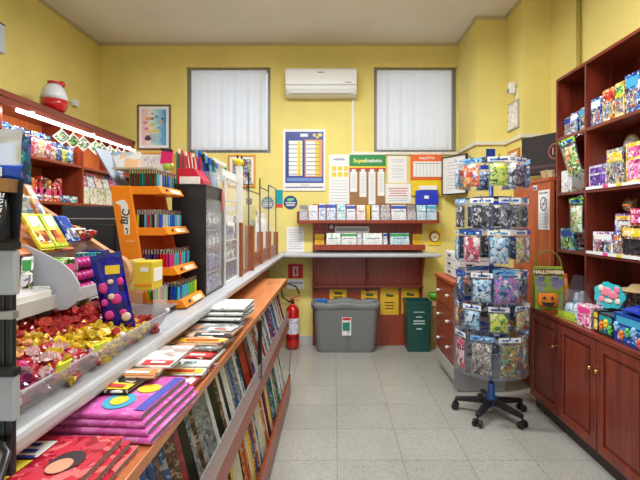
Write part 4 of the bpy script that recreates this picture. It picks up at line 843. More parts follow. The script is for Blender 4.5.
for k, c_ in {'orange': 'f08c28 e84c1e f8c850 f0f0f0 50a0c8 c82828', 'lime': 'a0c828 e8e83c 3c8c3c c8e850 285028 f0f0a0', 'dusky violet': '503c5a 30283c c8b4d2 785a82 181420 8c8c96', 'navy': '142a5a 0c1836 3c64a0 c8d8e8 1e3c78 0a1020',
  'black': '18181c 28282e 0c0c10 d0d0d8 3c3c46 101014', 'smoky grey': '5a5a64 32323c a0a0aa d8d8e0 1e1e28 78787e', 'red and white': 'c83246 f0e8e8 e05a6e 8c1e32 f0d0d8 d84058', 'sky blue': '8cc8e8 3c78b4 e8f0f8 c8e0f0 1e3c64 b0d8f0',
  'pink and yellow': 'e88ca0 f0e050 f0d8d8 c85078 f8f0c0 90c850', 'rainbow': 'e83c3c f0c828 50b450 288cc8 8c50b4 f0f0f0', 'pale grey': 'b4aaa0 8c8278 d8d0c8 5a4640 e8e4e0 a09890', 'mermaid violet': '7850b4 3cb4c8 e878c8 285078 e8e0f0 a078dc', 'gold and brown': 'c8a050 785028 e8e0c0 3c5a8c 50a050 a07832'}.items():
    P[k] = cover('pouch_'+k.replace(' ', '_'), [tuple(q*.75 for q in c) for c in pal(c_)], 20, .2)
LAY = [  # per tier, per direction: colour kinds; tiers top to bottom
 ['lime', 'dusky violet', 'navy', 'smoky grey', 'navy', 'orange', 'sky blue', 'orange'],
 ['smoky grey', 'navy', 'gold and brown', 'black', 'navy', 'smoky grey', 'black', 'black'],
 ['sky blue', 'pink and yellow', 'pale grey', 'navy', 'black', 'navy', 'sky blue', 'red and white'],
 ['mermaid violet', 'dusky violet', 'sky blue', 'navy', 'smoky grey', 'navy', 'navy', 'sky blue'],
 ['lime', 'pink and yellow', 'pale grey', 'navy', 'black', 'orange', 'orange', 'sky blue'],
 ['gold and brown', 'rainbow', 'rainbow', 'navy', 'smoky grey', 'red and white', 'red and white', 'pale grey']]
HGT = [.185, .19, .215, .185, .155, .26]
protos = {}
for ti, z in enumerate(TIERS):
    for k in range(8):
        a = R(45*k-90+(10 if ti % 2 else -8)); r__ = .255-(.01 if k % 2 else 0); x, y = SX+r__*math.cos(a), SY+r__*math.sin(a)
        kind = LAY[ti][k]; lab = '%s toy pouch on the %s tier, facing %s' % (kind, TN[ti], FC[k])
        key = HGT[ti]; w_ = (.155, .165, .155, .165, .145, .165)[ti]
        rz = a+R(90)+R((k*7+ti*5) % 5*3-6)
        if key not in protos:
            o = hanging_bag('toy_pouch', lab, 'toy pouch', x, y, z, w_, key, .03, P[kind], paper, rz, 'toy pouches on the revolving stand', .035); protos[key] = o
        else:
            p_ = protos[key]; o = dup(p_, (x, y, z-key-.035), rz, lab); recolour(o, 'pouch', P[kind]); recolour(o, 'header_card', (paper, paper, bl2, paper, blue)[(k+ti) % 5])
# one loose film bag hung over the front, as on the stand
hanging_bag('toy_pouch', 'large mermaid-coloured pouch hanging in front, between fourth and fifth tiers', 'toy pouch', SX-.02, SY-.31, 1.15, .165, .21, .04, P['mermaid violet'], bl2, R(4))
# ================================================================ magazine rack along the counter
mr = thing('magazine_rack', 'long red-brown magazine rack with two tiers and a ledge in front of the counter', 'magazine rack', (-.55, 2.2, 0))
MY0, MY1 = .45, 3.76
build('ledge', MB().box(-.728, -.40, MY0, MY1, .97, 1.0), wood('ledge_wood', (.42, .135, .045), (.60, .21, .075), 1, .25), mr, bevel=.003)
build('back_board', MB().box(-.728, -.715, MY0, MY1, .02, .969), cherry, mr)
build('middle_shelf', MB().box(-.714, -.40, MY0, MY1, .63, .655), redwood, mr)
build('middle_front', MB().box(-.40, -.385, MY0, MY1, .57, .66), redwood, mr, bevel=.002)
build('bottom_shelf', MB().box(-.714, -.385, MY0, MY1, .06, .10), redwood, mr)
build('bottom_front', MB().box(-.385, -.368, MY0, MY1-.02, .04, .19), redwood, mr, bevel=.002)
build('end_panel', MB().box(-.714, -.50, MY1-.015, MY1, .10, .969), redwood, mr)
for y0, y1 in ((.46, 2.30), (2.36, 3.70)):
    build('acrylic_strip', MB().box(-.389, -.384, y0, y1, .661, .748 if y0 < 1 else .735), lipm, mr)
build('strip_post', MB().box(-.40, -.382, 2.31, 2.345, .66, .97), black, mr)
tag(build('wire_stick', MB().tube([(-.375, 3.70, .19), (-.372, 3.72, .32), (-.36, 3.73, .42)], .003), ink, smooth=True), 'thin black wire sticking up from the far end of the rack foot', 'wire')
# upright magazines
def upmag(name, label, cat, grp, w_, h_, m_):
    mb = MB(); mb.m(0).box(-w_/2, w_/2, -.005, -.0042, 0, h_).box(-w_/2, w_/2, .0042, .005, 0, h_).box(w_/2, w_/2+.0008, -.005, .005, 0, h_).m(1).box(-w_/2+.001, w_/2-.0002, -.0042, .0042, .002, h_-.002)
    o = build(name, mb, [m_, paper], origin=(0, 0, 0)); return tag(o, label, cat, grp)
MP = {}
for k, c_ in {'black': '101014 1c1c22 0a0a0c 28282e b4b4b8 141418', 'white': 'ececec f4f4f4 dcdce0 a8b4c0 f0f0f0 e4e0dc', 'blue': '1e5aa0 143c78 58a0d8 e8f0f4 0f2850 3c82c8', 'red': 'b4281e 8c1414 e8e0d8 c83c32 641010 a01e1e', 'pink': 'd878a0 f0c8d8 b84878 f0e8ec 8c3060 e098b8',
  'grey': '8c9094 64686c b4b8bc d8d8d8 3c4044 a0a4a8', 'orange': 'dc7828 b45014 f0c060 f0e8dc 783c14 e89040', 'yellow': 'e8c828 f0dc64 c89614 f8f0c8 a07810 e8d040', 'green': '3c8246 285a32 8cb46e e8ece0 143c1e 64a050', 'brown': '6e4a30 46301e a07c58 d8c8b0 281a10 8c6440', 'cream': 'e0d4b8 f0e8d4 c8b48c f4f0e4 a89068 e8dcc0', 'teal': '287882 14505a 78b4bc e8f0f0 0c343c 3c96a0'}.items():
    q_ = pal(c_); q_ = [q_[0], q_[1], q_[0], q_[5], q_[0], tuple(.5*a+.5*b for a, b in zip(q_[0], q_[3])), q_[1]]
    MP[k] = cover('magazine_'+k, [tuple(q*.75 for q in c) for c in q_], 30, .28)
up1 = upmag('magazine', 'x', 'magazine', None, .20, .27, MP['blue']); up2 = None
rnd = random.Random(5)
def colour_at(tier, y):
    if tier == 0:
        return rnd.choice(['blue', 'red', 'teal', 'grey', 'pink', 'yellow', 'brown'] if y < 1.0 else ['pink', 'white', 'blue', 'red', 'black', 'brown'] if y < 1.25 else ['black', 'black', 'grey', 'brown', 'teal', 'white'] if y < 1.75 else ['black', 'white', 'grey', 'white', 'red', 'blue', 'white', 'cream'])
    return rnd.choice(['white', 'yellow', 'orange', 'red', 'green', 'cream', 'cream', 'blue', 'orange', 'black'] if y < 2.9 else ['white', 'cream', 'yellow', 'grey', 'white', 'green', 'blue'])
CNT = [0, 0]
def uprow(tier, ys, z, xb, h_scale, lean):
    for y in ys:
        CNT[tier] += 1; n = CNT[tier]; c_ = colour_at(tier, y)
        lab = '%s magazine upright in the %s rack tier, %s counted from its near end' % (c_, ('upper', 'lower')[tier], nth(n))
        hs = h_scale*(1+rnd.uniform(-.06, .05))
        o = up1 if (tier == 0 and n == 1) else dup(up1, (0, 0, 0))
        o['label'] = lab; o['group'] = ('magazines standing in the upper rack tier', 'magazines standing in the lower rack tier')[tier]
        # spine edge towards the aisle, top leaning back into the rack, cover turned towards the near end
        o.rotation_mode = 'XYZ'
        M = Matrix.Translation((xb-.085, y, z)) @ Matrix.Rotation(-lean-rnd.uniform(0, .03), 4, 'Y') @ Matrix.Rotation(R(30)+rnd.uniform(-.06, .06), 4, 'Z') @ Matrix.Rotation(R(-3), 4, 'X')
        loc, q, _ = M.decompose(); o.location = loc; o.rotation_euler = q.to_euler(); o.scale = (.9, 1, hs)
        o.material_slots[0].link = 'OBJECT'; o.material_slots[0].material = MP[c_]
k1 = .62; ys = []
while k1 < 3.68: ys.append(k1); k1 += .035 if k1 < 2 else .045
uprow(0, ys, .667, -.405, 1.06, R(13))
k1 = 1.15; ys = []
while k1 < 3.62: ys.append(k1); k1 += .038
uprow(1, ys, .112, -.395, 1.30, R(9))

# flat magazines and papers on the ledge: each overlaps the one before it
def flatmag(label, x0, x1, y0, y1, z, c_, th=.012, rise=.02, rz=0, name='magazine', cat='magazine', grp='magazines and papers lying on the ledge', title=None, fold=True, side=None, fn=None):
    t = thing(name, label, cat, ((x0+x1)/2, (y0+y1)/2, z), rz, grp); w_, l_ = x1-x0, y1-y0
    def top(u, v, off=0):
        bow = .006*math.sin(math.pi*u)*math.sin(math.pi*min(1, v*1.3)); r_ = rise*(1-v)
        return r_+bow+off
    nseg = 12; m = MB()
    def prof(u):
        pts = []
        x = -w_/2+w_*u
        for j in range(nseg+1):
            v = j/nseg; pts.append((x, -l_/2+l_*v, top(u, v, th)))
        return pts
    m.grid(lambda u, v: (-w_/2+w_*u, -l_/2+l_*v, top(u, v, th)), 10, nseg)
    if fold: m.grid(lambda u, v: (-w_/2+w_*u, -l_/2-math.sin(math.pi*v)*th*.5, top(u, 0, th*(.5+.5*math.cos(math.pi*v)))), 10, 5)
    m.grid(lambda u, v: (-w_/2+w_*u, -l_/2+l_*v, top(u, v, .0)), 10, nseg)
    build('cover', m, c_, t, local=True, smooth=True)
    pg = MB(); pg.loft([[(-w_/2+.002, -l_/2+.001+(l_-.003)*j/8, top(0, j/8, th*.9)) for j in range(9)]+[(-w_/2+.002, -l_/2+.001+(l_-.003)*j/8, top(0, j/8, th*.1)) for j in range(8, -1, -1)],
                        [(w_/2-.002, -l_/2+.001+(l_-.003)*j/8, top(1, j/8, th*.9)) for j in range(9)]+[(w_/2-.002, -l_/2+.001+(l_-.003)*j/8, top(1, j/8, th*.1)) for j in range(8, -1, -1)]])
    build('pages', pg, mat('page_edges', (.20, .19, .18), .7), t, local=True)
    if title:
        for (bd, size, ux, vy, mm, bold) in title:
            o = text(bd, size, (0, 0, 0), t, mm, bold=bold); z_ = top(.5+ux/w_, vy, th)
            o.matrix_local = Matrix.Translation((ux, -l_/2+l_*vy, z_+.0035)) @ Matrix.Rotation(-math.atan(rise/l_), 4, 'X')
    if fn: fn(t, w_, l_, lambda u, v: top(u, v, th))
    return t
def patch(t, name, w_, l_, f, u0, u1, v0, v1, m_, lift=.0016, ell=False):
    """a printed block of the cover that follows its curve"""
    if ell:
        def g(u, v):
            x, y_ = 2*u-1, 2*v-1; x, y_ = x*math.sqrt(1-y_*y_/2), y_*math.sqrt(1-x*x/2); u, v = .5+x/2, .5+y_/2; q, p_ = u0+(u1-u0)*u, v0+(v1-v0)*v
            return (-w_/2+w_*q, -l_/2+l_*p_, f(q, p_)+lift)
        return build(name, MB().grid(g, 8, 8), m_, t, local=True)
    return build(name, MB().grid(lambda u, v: (-w_/2+w_*(u0+(u1-u0)*u), -l_/2+l_*(v0+(v1-v0)*v), f(u0+(u1-u0)*u, v0+(v1-v0)*v)+lift), 6, 6), m_, t, local=True)
redcov = cover('cover_fashion', pal('c83848 b82838 d87070 c83848 982030 c04050'), 22, .25); pinkcov = cover('cover_pink', pal('e070c0 d860b0 e888cc d868b8'), 18, .25)
gossip = cover('cover_gossip', pal('d8a080 302020 e8d8c8 c02838 f0f0e8 885038'), 30, .25)
skinp = mat('skin_print', (.66, .32, .20), .4); hairp = mat('hair_print', (.04, .025, .03), .4)
def red_fn(t, w_, l_, f):
    patch(t, 'hair', w_, l_, f, .68, .90, .64, .84, hairp, .002, True); patch(t, 'portrait', w_, l_, f, .71, .86, .62, .76, skinp, .0032, True)
    patch(t, 'blue_dress', w_, l_, f, .10, .58, .28, .50, mat('royal_print', (.02, .05, .45), .3), .0022, True); patch(t, 'headline_block', w_, l_, f, .22, .56, .55, .74, mat('headline_yellow', (.80, .68, .05), .4), .0032)
    patch(t, 'white_headline', w_, l_, f, .22, .56, .77, .93, paper, .0032); patch(t, 'pale_headline', w_, l_, f, .62, .96, .34, .48, mat('headline_cyan', (.30, .62, .75), .4), .0045)
    for i in range(6): patch(t, 'text_line', w_, l_, f, .24+.02*(i % 2), .54-.03*(i % 3), .57+.06*i, .60+.06*i, blueink if i > 2 else ink, .005)
    for i in range(3): patch(t, 'white_script', w_, l_, f, .30+.18*i, .44+.18*i, .06+.03*(i % 2), .20, whink, .004, True)
def pink_fn(t, w_, l_, f):
    patch(t, 'hair', w_, l_, f, .26, .60, .30, .98, mat('auburn_print', (.10, .03, .02), .4), .002, True); patch(t, 'portrait', w_, l_, f, .32, .56, .42, .92, skinp, .0032, True)
    patch(t, 'blue_spot', w_, l_, f, .56, .82, .05, .40, cyan, .002, True); patch(t, 'yellow_letter', w_, l_, f, .62, .76, .12, .32, yellow, .0034, True)
    patch(t, 'yellow_spot', w_, l_, f, .70, .90, .45, .72, yellow, .002, True); patch(t, 'blue_corner', w_, l_, f, .03, .20, .55, .8, mat('pale_blue_cover', (.15, .35, .7), .3), .002); patch(t, 'blue_strip', w_, l_, f, .90, .99, .05, .95, mat('strip_blue', (.08, .10, .5), .3), .002)
    patch(t, 'text_line', w_, l_, f, .05, .26, .3, .42, gossip, .003)
# near red stack
for k in range(3):
    last = k == 2
    flatmag('red fashion magazine %s the stack at the near end of the ledge' % ('at the bottom of', 'in the middle of', 'on top of')[k], -.72, -.445+.012*(2-k), .56-.012*k, .95-.01*k, 1.0005+.015*k, redcov, .013, .004, 0, fn=red_fn if last else None, title=[('MODA', .055, .02, .12, whink, .001)] if last else None)
for k in range(4):
    last = k == 3
    flatmag('pink gossip magazine with blue and yellow spots, %s of its stack of four' % ('bottom', 'second', 'third', 'top')[k], -.70, -.392-.010*k, .985+.006*k, 1.26-.006*k, 1.0005+.0152*k, pinkcov, .014, .003, R(-4), fn=pink_fn if last else None)
mgs = [('black and white magazine with yellow headline just past the pink stack', 'dark', 'yellow', -.70, -.50), ('gossip magazine with a face and an orange title, second past the pink stack', 'photo', 'orange', -.70, -.48), ('brown-toned magazine with white title strip, third past the pink stack', 'white', 'red', -.70, -.46),
 ('red-fronted magazine with a pale circle, below the yellow-banded one', 'red', 'white', -.71, -.405), ('magazine with a wide yellow band, below the white teal-lettered one', 'white', 'yellow', -.71, -.41), ('white magazine with large teal lettering on the ledge', None, 'teal', -.71, -.405),
 ('red magazine with a white logo just past the teal-lettered one', 'red', 'red', -.71, -.41), ('brown and grey magazine past the red one with white logo', 'brown', 'grey', -.71, -.405), ('yellow-titled magazine with a face, midway to the newspapers', 'photo', 'yellow', -.71, -.41),
 ('dark gossip magazine second before the newspapers', 'photo', 'dark', -.71, -.405), ('pale grey magazine right under the newspapers edge', 'grey', 'white', -.71, -.41)]
ys_ = [(1.085, 1.068), (1.165, 1.072), (1.24, 1.076), (1.28, 1.001), (1.345, 1.006), (1.415, 1.011), (1.485, 1.015), (1.56, 1.019), (1.64, 1.022), (1.72, 1.024), (1.80, 1.026), (1.88, 1.028)]
for i, (lab, c_, b_, xa, xb) in enumerate(mgs):
    base = white if c_ is None else cover('flat_'+c_, pal({'dark': '181818 e8e4d8 282420 c8b8a0', 'photo': 'c89070 e8d0b8 402820 d0a080', 'white': 'e8e8e4 d0d0d4 f0f0ec b8a8a0', 'red': 'a81c20 c83c34 801418 d8c0b8', 'brown': '685040 c0a890 403020 988878', 'mixed': 'd0c8c0 903040 506890 282830', 'grey': '909498 c8ccd0 686c74 a8a8a8'}[c_]), 10, .28)
    def fn(t, w_, l_, f, b_=b_, c_=c_, i=i):
        if c_ is None: return
        a_ = .15+.12*(i % 4)
        patch(t, 'title_band', w_, l_, f, a_+.25, .98, .02, .20, {'yellow': yellow, 'orange': mat('title_orange', (.75, .25, .05), .4), 'red': redink, 'white': paper, 'grey': grey, 'dark': ink}[b_]); patch(t, 'cover_photo', w_, l_, f, a_-.08, a_+.16, .04, .36, skinp, .002, True)
        patch(t, 'title_letters', w_, l_, f, a_+.34, .90, .06, .14, paper if b_ not in ('white', 'yellow') else redink, .0035)
    flatmag(lab, xa, xb, ys_[i][0], ys_[i][0]+(.22 if i < 3 else .24), ys_[i][1], base, .007, .006 if i < 3 else .014, R((i*5 % 7)-3), fn=fn, title=None if c_ else [('VA', .07, -.045, .16, mat('teal_ink', (.01, .22, .30), .4), .002), ('e DONNA PIÙ', .028, .02, .07, MATS['teal_ink'], .0008)])
news = cover('newsprint', pal('c8ccc8 b8bcb8 d8dcd8 e0e0dc 90989c d0d0cc'), 30, .7, lines=40)
for k in range(3):
    flatmag('folded newspaper %s the small pile on the ledge by the bare wood' % ('at the bottom of', 'in the middle of', 'on top of')[k], -.70, -.41, 1.97+.02*k, 2.25+.015*k, 1.040+.019*k, news, .011, .008, R(-3+2*k), 'newspaper', 'newspaper', 'newspapers on the ledge')

# ================================================================ candy tray
ca = thing('candy_tray', 'long frosted acrylic sweets tray on the counter edge, full of wrapped sweets', 'tray', (-.72, 1.1, WT))
build('front_lip', MB().prism([(-.61, WT+.002), (-.566, 1.185), (-.571, 1.188), (-.616, WT+.002)], 1, .80, 1.52), lipm, ca)
build('lip_edge', MB().box(-.5715, -.5655, .80, 1.52, 1.1865, 1.1895), lipm, ca, bevel=.002)
build('base', MB().prism([(-.616, WT+.001), (-.616, WT+.006), (-.80, 1.185), (-.855, 1.205), (-.855, WT+.001)], 1, .806, 1.515), mat('tray_base', (.16, .07, .06), .5), ca)
for y in (.80, 1.517): build('end_panel', MB().prism([(-.61, WT+.002), (-.566, 1.187), (-.60, 1.20), (-.86, 1.23), (-.86, WT+.002)], 1, y, y+.005), lipm if y > 1 else glassy, ca)
for y in (1.50, 1.18): build('stud', MB().ball((-.568, y, 1.193), .008), white, ca, smooth=True)
for y, n_ in ((.915, 'near'), (1.06, 'far')):
    t = thing('price_clip', 'fluorescent yellow price tag on the sweets tray lip, nearer the %s' % ('near black rack' if n_ == 'near' else 'dark blue pouch'), 'tag', (-.566, y, 1.19))
    build('tag', MB().obox((-.562, y, 1.196), (.004, .045, .022), (0, R(25), 0)), mat('fluo_yellow', (.70, .90, .02), .4), t, bevel=.002); build('clip', MB().box(-.574, -.566, y-.008, y+.008, 1.192, 1.200), mat('fluo_clip', (.5, .7, .02), .4), t)
def candy(kind, c_, wr):
    m = MB(); m.m(0).ball((0, 0, 0), (.013, .010, .009), 10, 6)
    for s_ in (-1, 1):
        m.m(1).loft([[(s_*(.011+d), r_*math.cos(a), r_*.7*math.sin(a)+.001*math.cos(3*a)) for a in [2*math.pi*i/8 for i in range(8)]] for d, r_ in ((0, .0035), (.003, .003), (.009, .0105), (.014, .013))], False, True)
    for v in m.bm.verts: v.co += Vector((rnd.uniform(-1, 1), rnd.uniform(-1, 1), rnd.uniform(-1, 1)))*.0007
    o = build('wrapped_sweet', m, [c_, wr], origin=(0, 0, 0)); return o
def foil(n, c):
    k = [.7, 1, 1.25, .5, .85, 1.7]
    return cover(n, [tuple(min(.9, x*q+(.12 if q > 2 else 0)) for x in c) for q in k], 60, .18)
CK = {'red': (foil('sweet_red', (.26, .006, .008)), foil('wrap_red', (.40, .03, .03)), 'dark red wrapped sweet in the sweets tray beyond the amber ones'),
 'yellow': (foil('sweet_yellow', (.62, .36, .01)), foil('wrap_yellow', (.68, .46, .04)), 'yellow wrapped sweet towards the lip of the sweets tray'),
 'purple': (foil('sweet_purple', (.07, .008, .05)), foil('wrap_purple', (.35, .05, .16)), 'dark purple wrapped sweet at the near front of the sweets tray'),
 'amber': (foil('sweet_amber', (.50, .15, .03)), foil('wrap_amber', (.58, .28, .12)), 'amber wrapped sweet in the near half of the sweets tray'),
 'pink': (foil('sweet_pink', (.45, .02, .04)), foil('wrap_pink', (.60, .36, .38)), 'red sweet in pink and white wrapper in the near half of the tray'),
 'tan': (foil('sweet_tan', (.45, .24, .10)), foil('wrap_tan', (.70, .55, .35)), 'tan wrapped sweet towards the back of the near tray half')}
CP = {}; rnd = random.Random(11)
def put(kind, x, y, z):
    c_, wr, lab = CK[kind]
    e = (rnd.uniform(-.5, .5), rnd.uniform(-.6, .6), rnd.uniform(0, 6.3))
    z += .004
    if kind not in CP:
        o = candy(kind, c_, wr); CP[kind] = o; tag(o, lab, 'sweet', {'red': 'dark red sweets', 'yellow': 'yellow sweets', 'purple': 'dark purple sweets', 'amber': 'amber sweets', 'pink': 'pink and white wrapped sweets', 'tan': 'tan sweets'}[kind])
    else: o = dup(CP[kind], (0, 0, 0))
    o.location = (x, y, z); o.rotation_euler = e; s_ = rnd.uniform(1.1, 1.45); o.scale = (s_, s_, s_)
def bed(x): return WT+.012+max(0, min(1, (-.616-x)/.24))*.088
ny = 0; cnt = 0
yy = .825
while yy < 1.505 and cnt < 285:
    for j in range(9):
        x = -.624-j*.0225+rnd.uniform(-.005, .005); y = yy+rnd.uniform(-.008, .008); fr = (-.616-x)/.24
        q = rnd.random()
        if y > 1.12: k = 'yellow' if (fr < .42 and y < 1.42 and q < .82) else ('yellow' if q < .04 else 'red')
        elif y > .96: k = 'amber' if (fr > .45 and q < .55) else 'pink' if q < .7 else 'yellow' if q < .85 else 'red'
        else: k = ('purple' if q < .75 else 'pink') if fr < .38 else ('amber' if q < .5 else 'tan' if q < .7 else 'pink')
        put(k, x, min(y, 1.495), bed(x)+.006+rnd.uniform(0, .012)); cnt += 1
    yy += .0285
# low black glossy stand between the tray and the lighters
t = thing('black_tray', 'low black glossy box between the sweets tray and the lighter display', 'box', (-.78, 1.70, WT))
build('body', MB().box(-.90, -.665, 1.605, 1.855, WT+.0005, 1.145), mat('gloss_black', (.012, .012, .015), .12), t, bevel=.003); build('glass_lid', MB().box(-.905, -.66, 1.600, 1.858, 1.1455, 1.151), glassy, t); build('chrome_corner', MB().box(-.672, -.66, 1.595, 1.604, WT+.001, 1.152), chrome, t)

# ================================================================ sloping gum display behind the sweets
gd = thing('gum_display', 'sloping wooden sweets display with white tray, behind the loose sweets', 'display stand', (-.98, 1.25, WT))
rail_m = wood('rail_wood', (.48, .22, .09), (.62, .33, .15), 0, .35); pale = mat('pale_laminate', (.62, .60, .62), .35)
build('pedestal', MB().box(-1.18, -.875, .90, 1.575, WT+.0005, 1.235), pale, gd)
build('front_tray', MB().prism([(-.785, 1.25), (-.785, 1.29), (-.791, 1.29), (-.791, 1.258), (-.93, 1.262), (-.93, 1.25)], 1, .90, 1.575), mat('tray_grey', (.50, .50, .51), .35), gd, bevel=.002)
build('slope', MB().prism([(-.90, 1.236), (-.90, 1.425), (-.862, 1.40), (-.857, 1.406), (-1.19, 1.632), (-1.19, 1.236)], 1, .95, 1.455), orwood, gd)
# far end panel with its rounded nose and light wooden rail
nose = [(-.795+.052*math.cos(a), 1.298+.058*math.sin(a)) for a in [R(-90+18*k) for k in range(0, 9)]]
prof = [(-1.20, 1.237), (-.80, 1.237)]+nose+[(-.812, 1.376), (-1.20, 1.625)]
build('end_panel', MB().prism(prof, 1, 1.576, 1.592), mat('panel_inside', (.62, .50, .48), .4), gd)
edge = [(-1.20, 1.635), (-.82, 1.388)]+[(-.797+.060*math.cos(a), 1.305+.068*math.sin(a)) for a in [R(50-14*k) for k in range(0, 10)]]
m = MB(); rings = [[(x, 1.570, z), (x, 1.600, z), (x*1.0+.006*math.cos(k), 1.600, z-.013), (x+.006*math.cos(k), 1.570, z-.013)] for k, (x, z) in enumerate(edge)]
rings = []
for k, (x, z) in enumerate(edge):
    a = Vector((edge[min(k+1, len(edge)-1)][0]-edge[max(k-1, 0)][0], edge[min(k+1, len(edge)-1)][1]-edge[max(k-1, 0)][1])).normalized(); nx, nz = a[1]*.007, -a[0]*.007
    rings.append([(x-nx, 1.570, z-nz), (x-nx, 1.602, z-nz), (x+nx, 1.602, z+nz), (x+nx, 1.570, z+nz)])
m.loft(rings); build('wooden_rail', m, rail_m, gd)
build('near_panel', MB().prism([(-1.20, 1.236), (-.90, 1.236), (-.90, 1.42), (-1.20, 1.60)], 1, .935, .949), rail_m, gd)
# white round-ended acrylic divider with its tray
t = thing('white_divider', 'white acrylic partition with a rounded end standing on the sloping display', 'divider panel', (-.86, 1.25, 1.26))
dv = [(-1.10, 1.475), (-1.04, 1.475), (-.90, 1.44)]+[(-.885+.112*math.cos(a), 1.345+.105*math.sin(a)) for a in [R(80-17*k) for k in range(0, 11)]]+[(-.95, 1.262), (-.955, 1.30), (-1.05, 1.38)]
opal = mat('opal_acrylic', (.48, .51, .58), .25)
WD = [((x-334)*.00284, 1.5-(y-220)*.00284) for x, y in [(12, 247), (24, 244), (45, 254), (62, 263), (72, 272), (79, 284), (80, 294), (75, 304), (66, 310), (54, 311), (44, 306), (36, 294), (30, 278), (14, 262)]]
build('panel', MB().prism(WD, 1, 1.25, 1.256), opal, t, bevel=.002)
build('crosswise_panel', MB().prism([(1.257, 1.30), (1.257, 1.41), (1.44, 1.41), (1.44, 1.38)], 0, -.885, -.880), opal, t)
build('foot', MB().box(-.92, -.80, 1.24, 1.266, 1.262, 1.272), white, t)
t = thing('white_tray', 'small plain white plastic tray in front of the rounded partition', 'tray', (-.85, 1.10, 1.26))
m = MB(); m.box(-.93, -.792, 1.0, 1.235, 1.2625, 1.267).box(-.797, -.792, 1.0, 1.235, 1.267, 1.305).box(-.93, -.797, 1.23, 1.235, 1.267, 1.315).box(-.93, -.925, 1.0, 1.23, 1.267, 1.33); build('tray', m, white, t, bevel=.002); build('lid', MB().obox((-.862, 1.115, 1.318), (.14, .225, .004), (0, R(12), 0)), pale, t)
def strip_pack(label, x, y, z, w_, h_, c_, rz, rx, grp=None, band=None, name='gum_pack', cat='sweets pack'):
    """flat foil pack lying on the slope"""
    t = thing(name, label, cat, (x, y, z), 0, grp); t.rotation_euler = (0, rx, rz); M = Matrix.Translation((x, y, z)) @ Euler((0, rx, rz)).to_matrix().to_4x4(); WM[t.name] = M
    build('packet', MB().box(-h_/2, h_/2, -w_/2, w_/2, 0, .014), c_, t, local=True, bevel=.004)
    for s_ in (-1, 1): build('crimp', MB().box(s_*h_/2-.004, s_*h_/2+.004, -w_/2, w_/2, .006, .008), c_, t, local=True)
    build('label_panel', MB().box(-h_*.42, -h_*.12, -w_*.36, w_*.36, .0141, .0152), band or CV['white'], t, local=True)
    build('picture_panel', MB().box(h_*.0, h_*.38, -w_*.38, w_*.38, .0141, .0152), CV['orange'] if band is None else CV['mixed'], t, local=True)
    return t
SLP = R(42)
def sl(x): return 1.30+(-.93-x)*(1.545-1.30)/.27+.002
gum_y = cover('gum_yellow', pal('e8d820 f0e850 c8d028 e8c820 f0f0a0 d8d828'), 30)
g = 'flat packets on the sloping display'
SLP = R(60)
strip_pack('yellow sweets packet with grey label panel, the nearer of two on the slope', -.882, 1.30, 1.462, .062, .115, gum_y, 0, SLP, g); strip_pack('yellow-green sweets packet with grey label panel, the further of two on the slope', -.885, 1.375, 1.462, .062, .115, cover('gum_lime', pal('c8d828 a8c828 e8e850 90b828 e8f0a0 c0d020'), 30), 0, SLP, g)
strip_pack('blue sweets packet leaning on the slope beside the two yellow ones', -.895, 1.465, 1.466, .072, .095, cover('gum_blue', pal('1450b4 0c3c8c 1e64c8 1040a0 c8e0f0 1448a8'), 30), R(6), SLP, g, blue)
strip_pack('sky blue and white packet high on the slope near its top', -1.0, 1.40, 1.545, .10, .075, cover('gum_sky', pal('50b0e0 a0d8f0 2888c8 e8f4f8 3c98d0 78c8e8'), 36), 0, R(40), g, white)
strip_pack('orange and yellow stick packet on the upper slope', -.955, 1.40, 1.545, .03, .14, cover('gum_orange', pal('d08040 c05020 d0b050 c88850 c06830 c0a060'), 40), R(-6), SLP, g, CV['orange'])
strip_pack('purple and white packet at the top edge of the slope', -1.03, 1.36, 1.59, .10, .05, CV['purple'], R(10), R(40), g, white)
def candybox(name, label, cat, x0, x1, y0, y1, z0, z1, c_, band, grp=None):
    t = thing(name, label, cat, ((x0+x1)/2, (y0+y1)/2, z0), 0, grp)
    build('carton', MB().box(x0, x1, y0, y1, z0, z1), c_, t, bevel=.003); build('front_band', MB().box(x1+.0002, x1+.0015, y0+(y1-y0)*.1, y1-(y1-y0)*.1, z0+(z1-z0)*.55, z0+(z1-z0)*.85), band, t)
    build('near_print', MB().box(x0+.006, x1-.006, y0-.0015, y0-.0002, z0+(z1-z0)*.2, z0+(z1-z0)*.8), band, t); return t
g = 'small boxes in the front tray of the sloping display'
for i, (z0, z1) in enumerate(((1.2625, 1.302), (1.3025, 1.342), (1.3425, 1.382))):
    t = thing('sweet_bag', 'magenta bag of round sweets, %s of the pile behind the dark blue bag' % ('bottom', 'middle', 'top')[i], 'sweets bag', (-.83, 1.42, z0), 0, g)
    m = MB()
    for j in range(4): m.ball((-.822, 1.385+.025*j, (z0+z1)/2), (.030, .0165, .0175), 12, 8)
    build('bag', m, mat('magenta_foil', (.50, .02, .22), .25), t, smooth=True); build('seal', MB().box(-.85, -.795, 1.362, 1.366, z0+.002, z1-.002), clear('pink_film', alpha=.4, film=(.8, .4, .6)), t)
candybox('sweets_box', 'teal and green sweets box nearer than the magenta bags', 'sweets box', -.87, -.80, 1.29, 1.36, 1.2625, 1.385, CV['green'], pink, g)
candybox('sweets_box', 'cyan striped sweets box just past the magenta bags', 'sweets box', -.87, -.80, 1.482, 1.512, 1.2625, 1.390, CV['teal'], blue, g)
candybox('sweets_box', 'dark blue sweets box at the far end of the front tray', 'sweets box', -.87, -.80, 1.514, 1.57, 1.2625, 1.395, mat('night_blue', (.01, .02, .16), .3), blue, g)
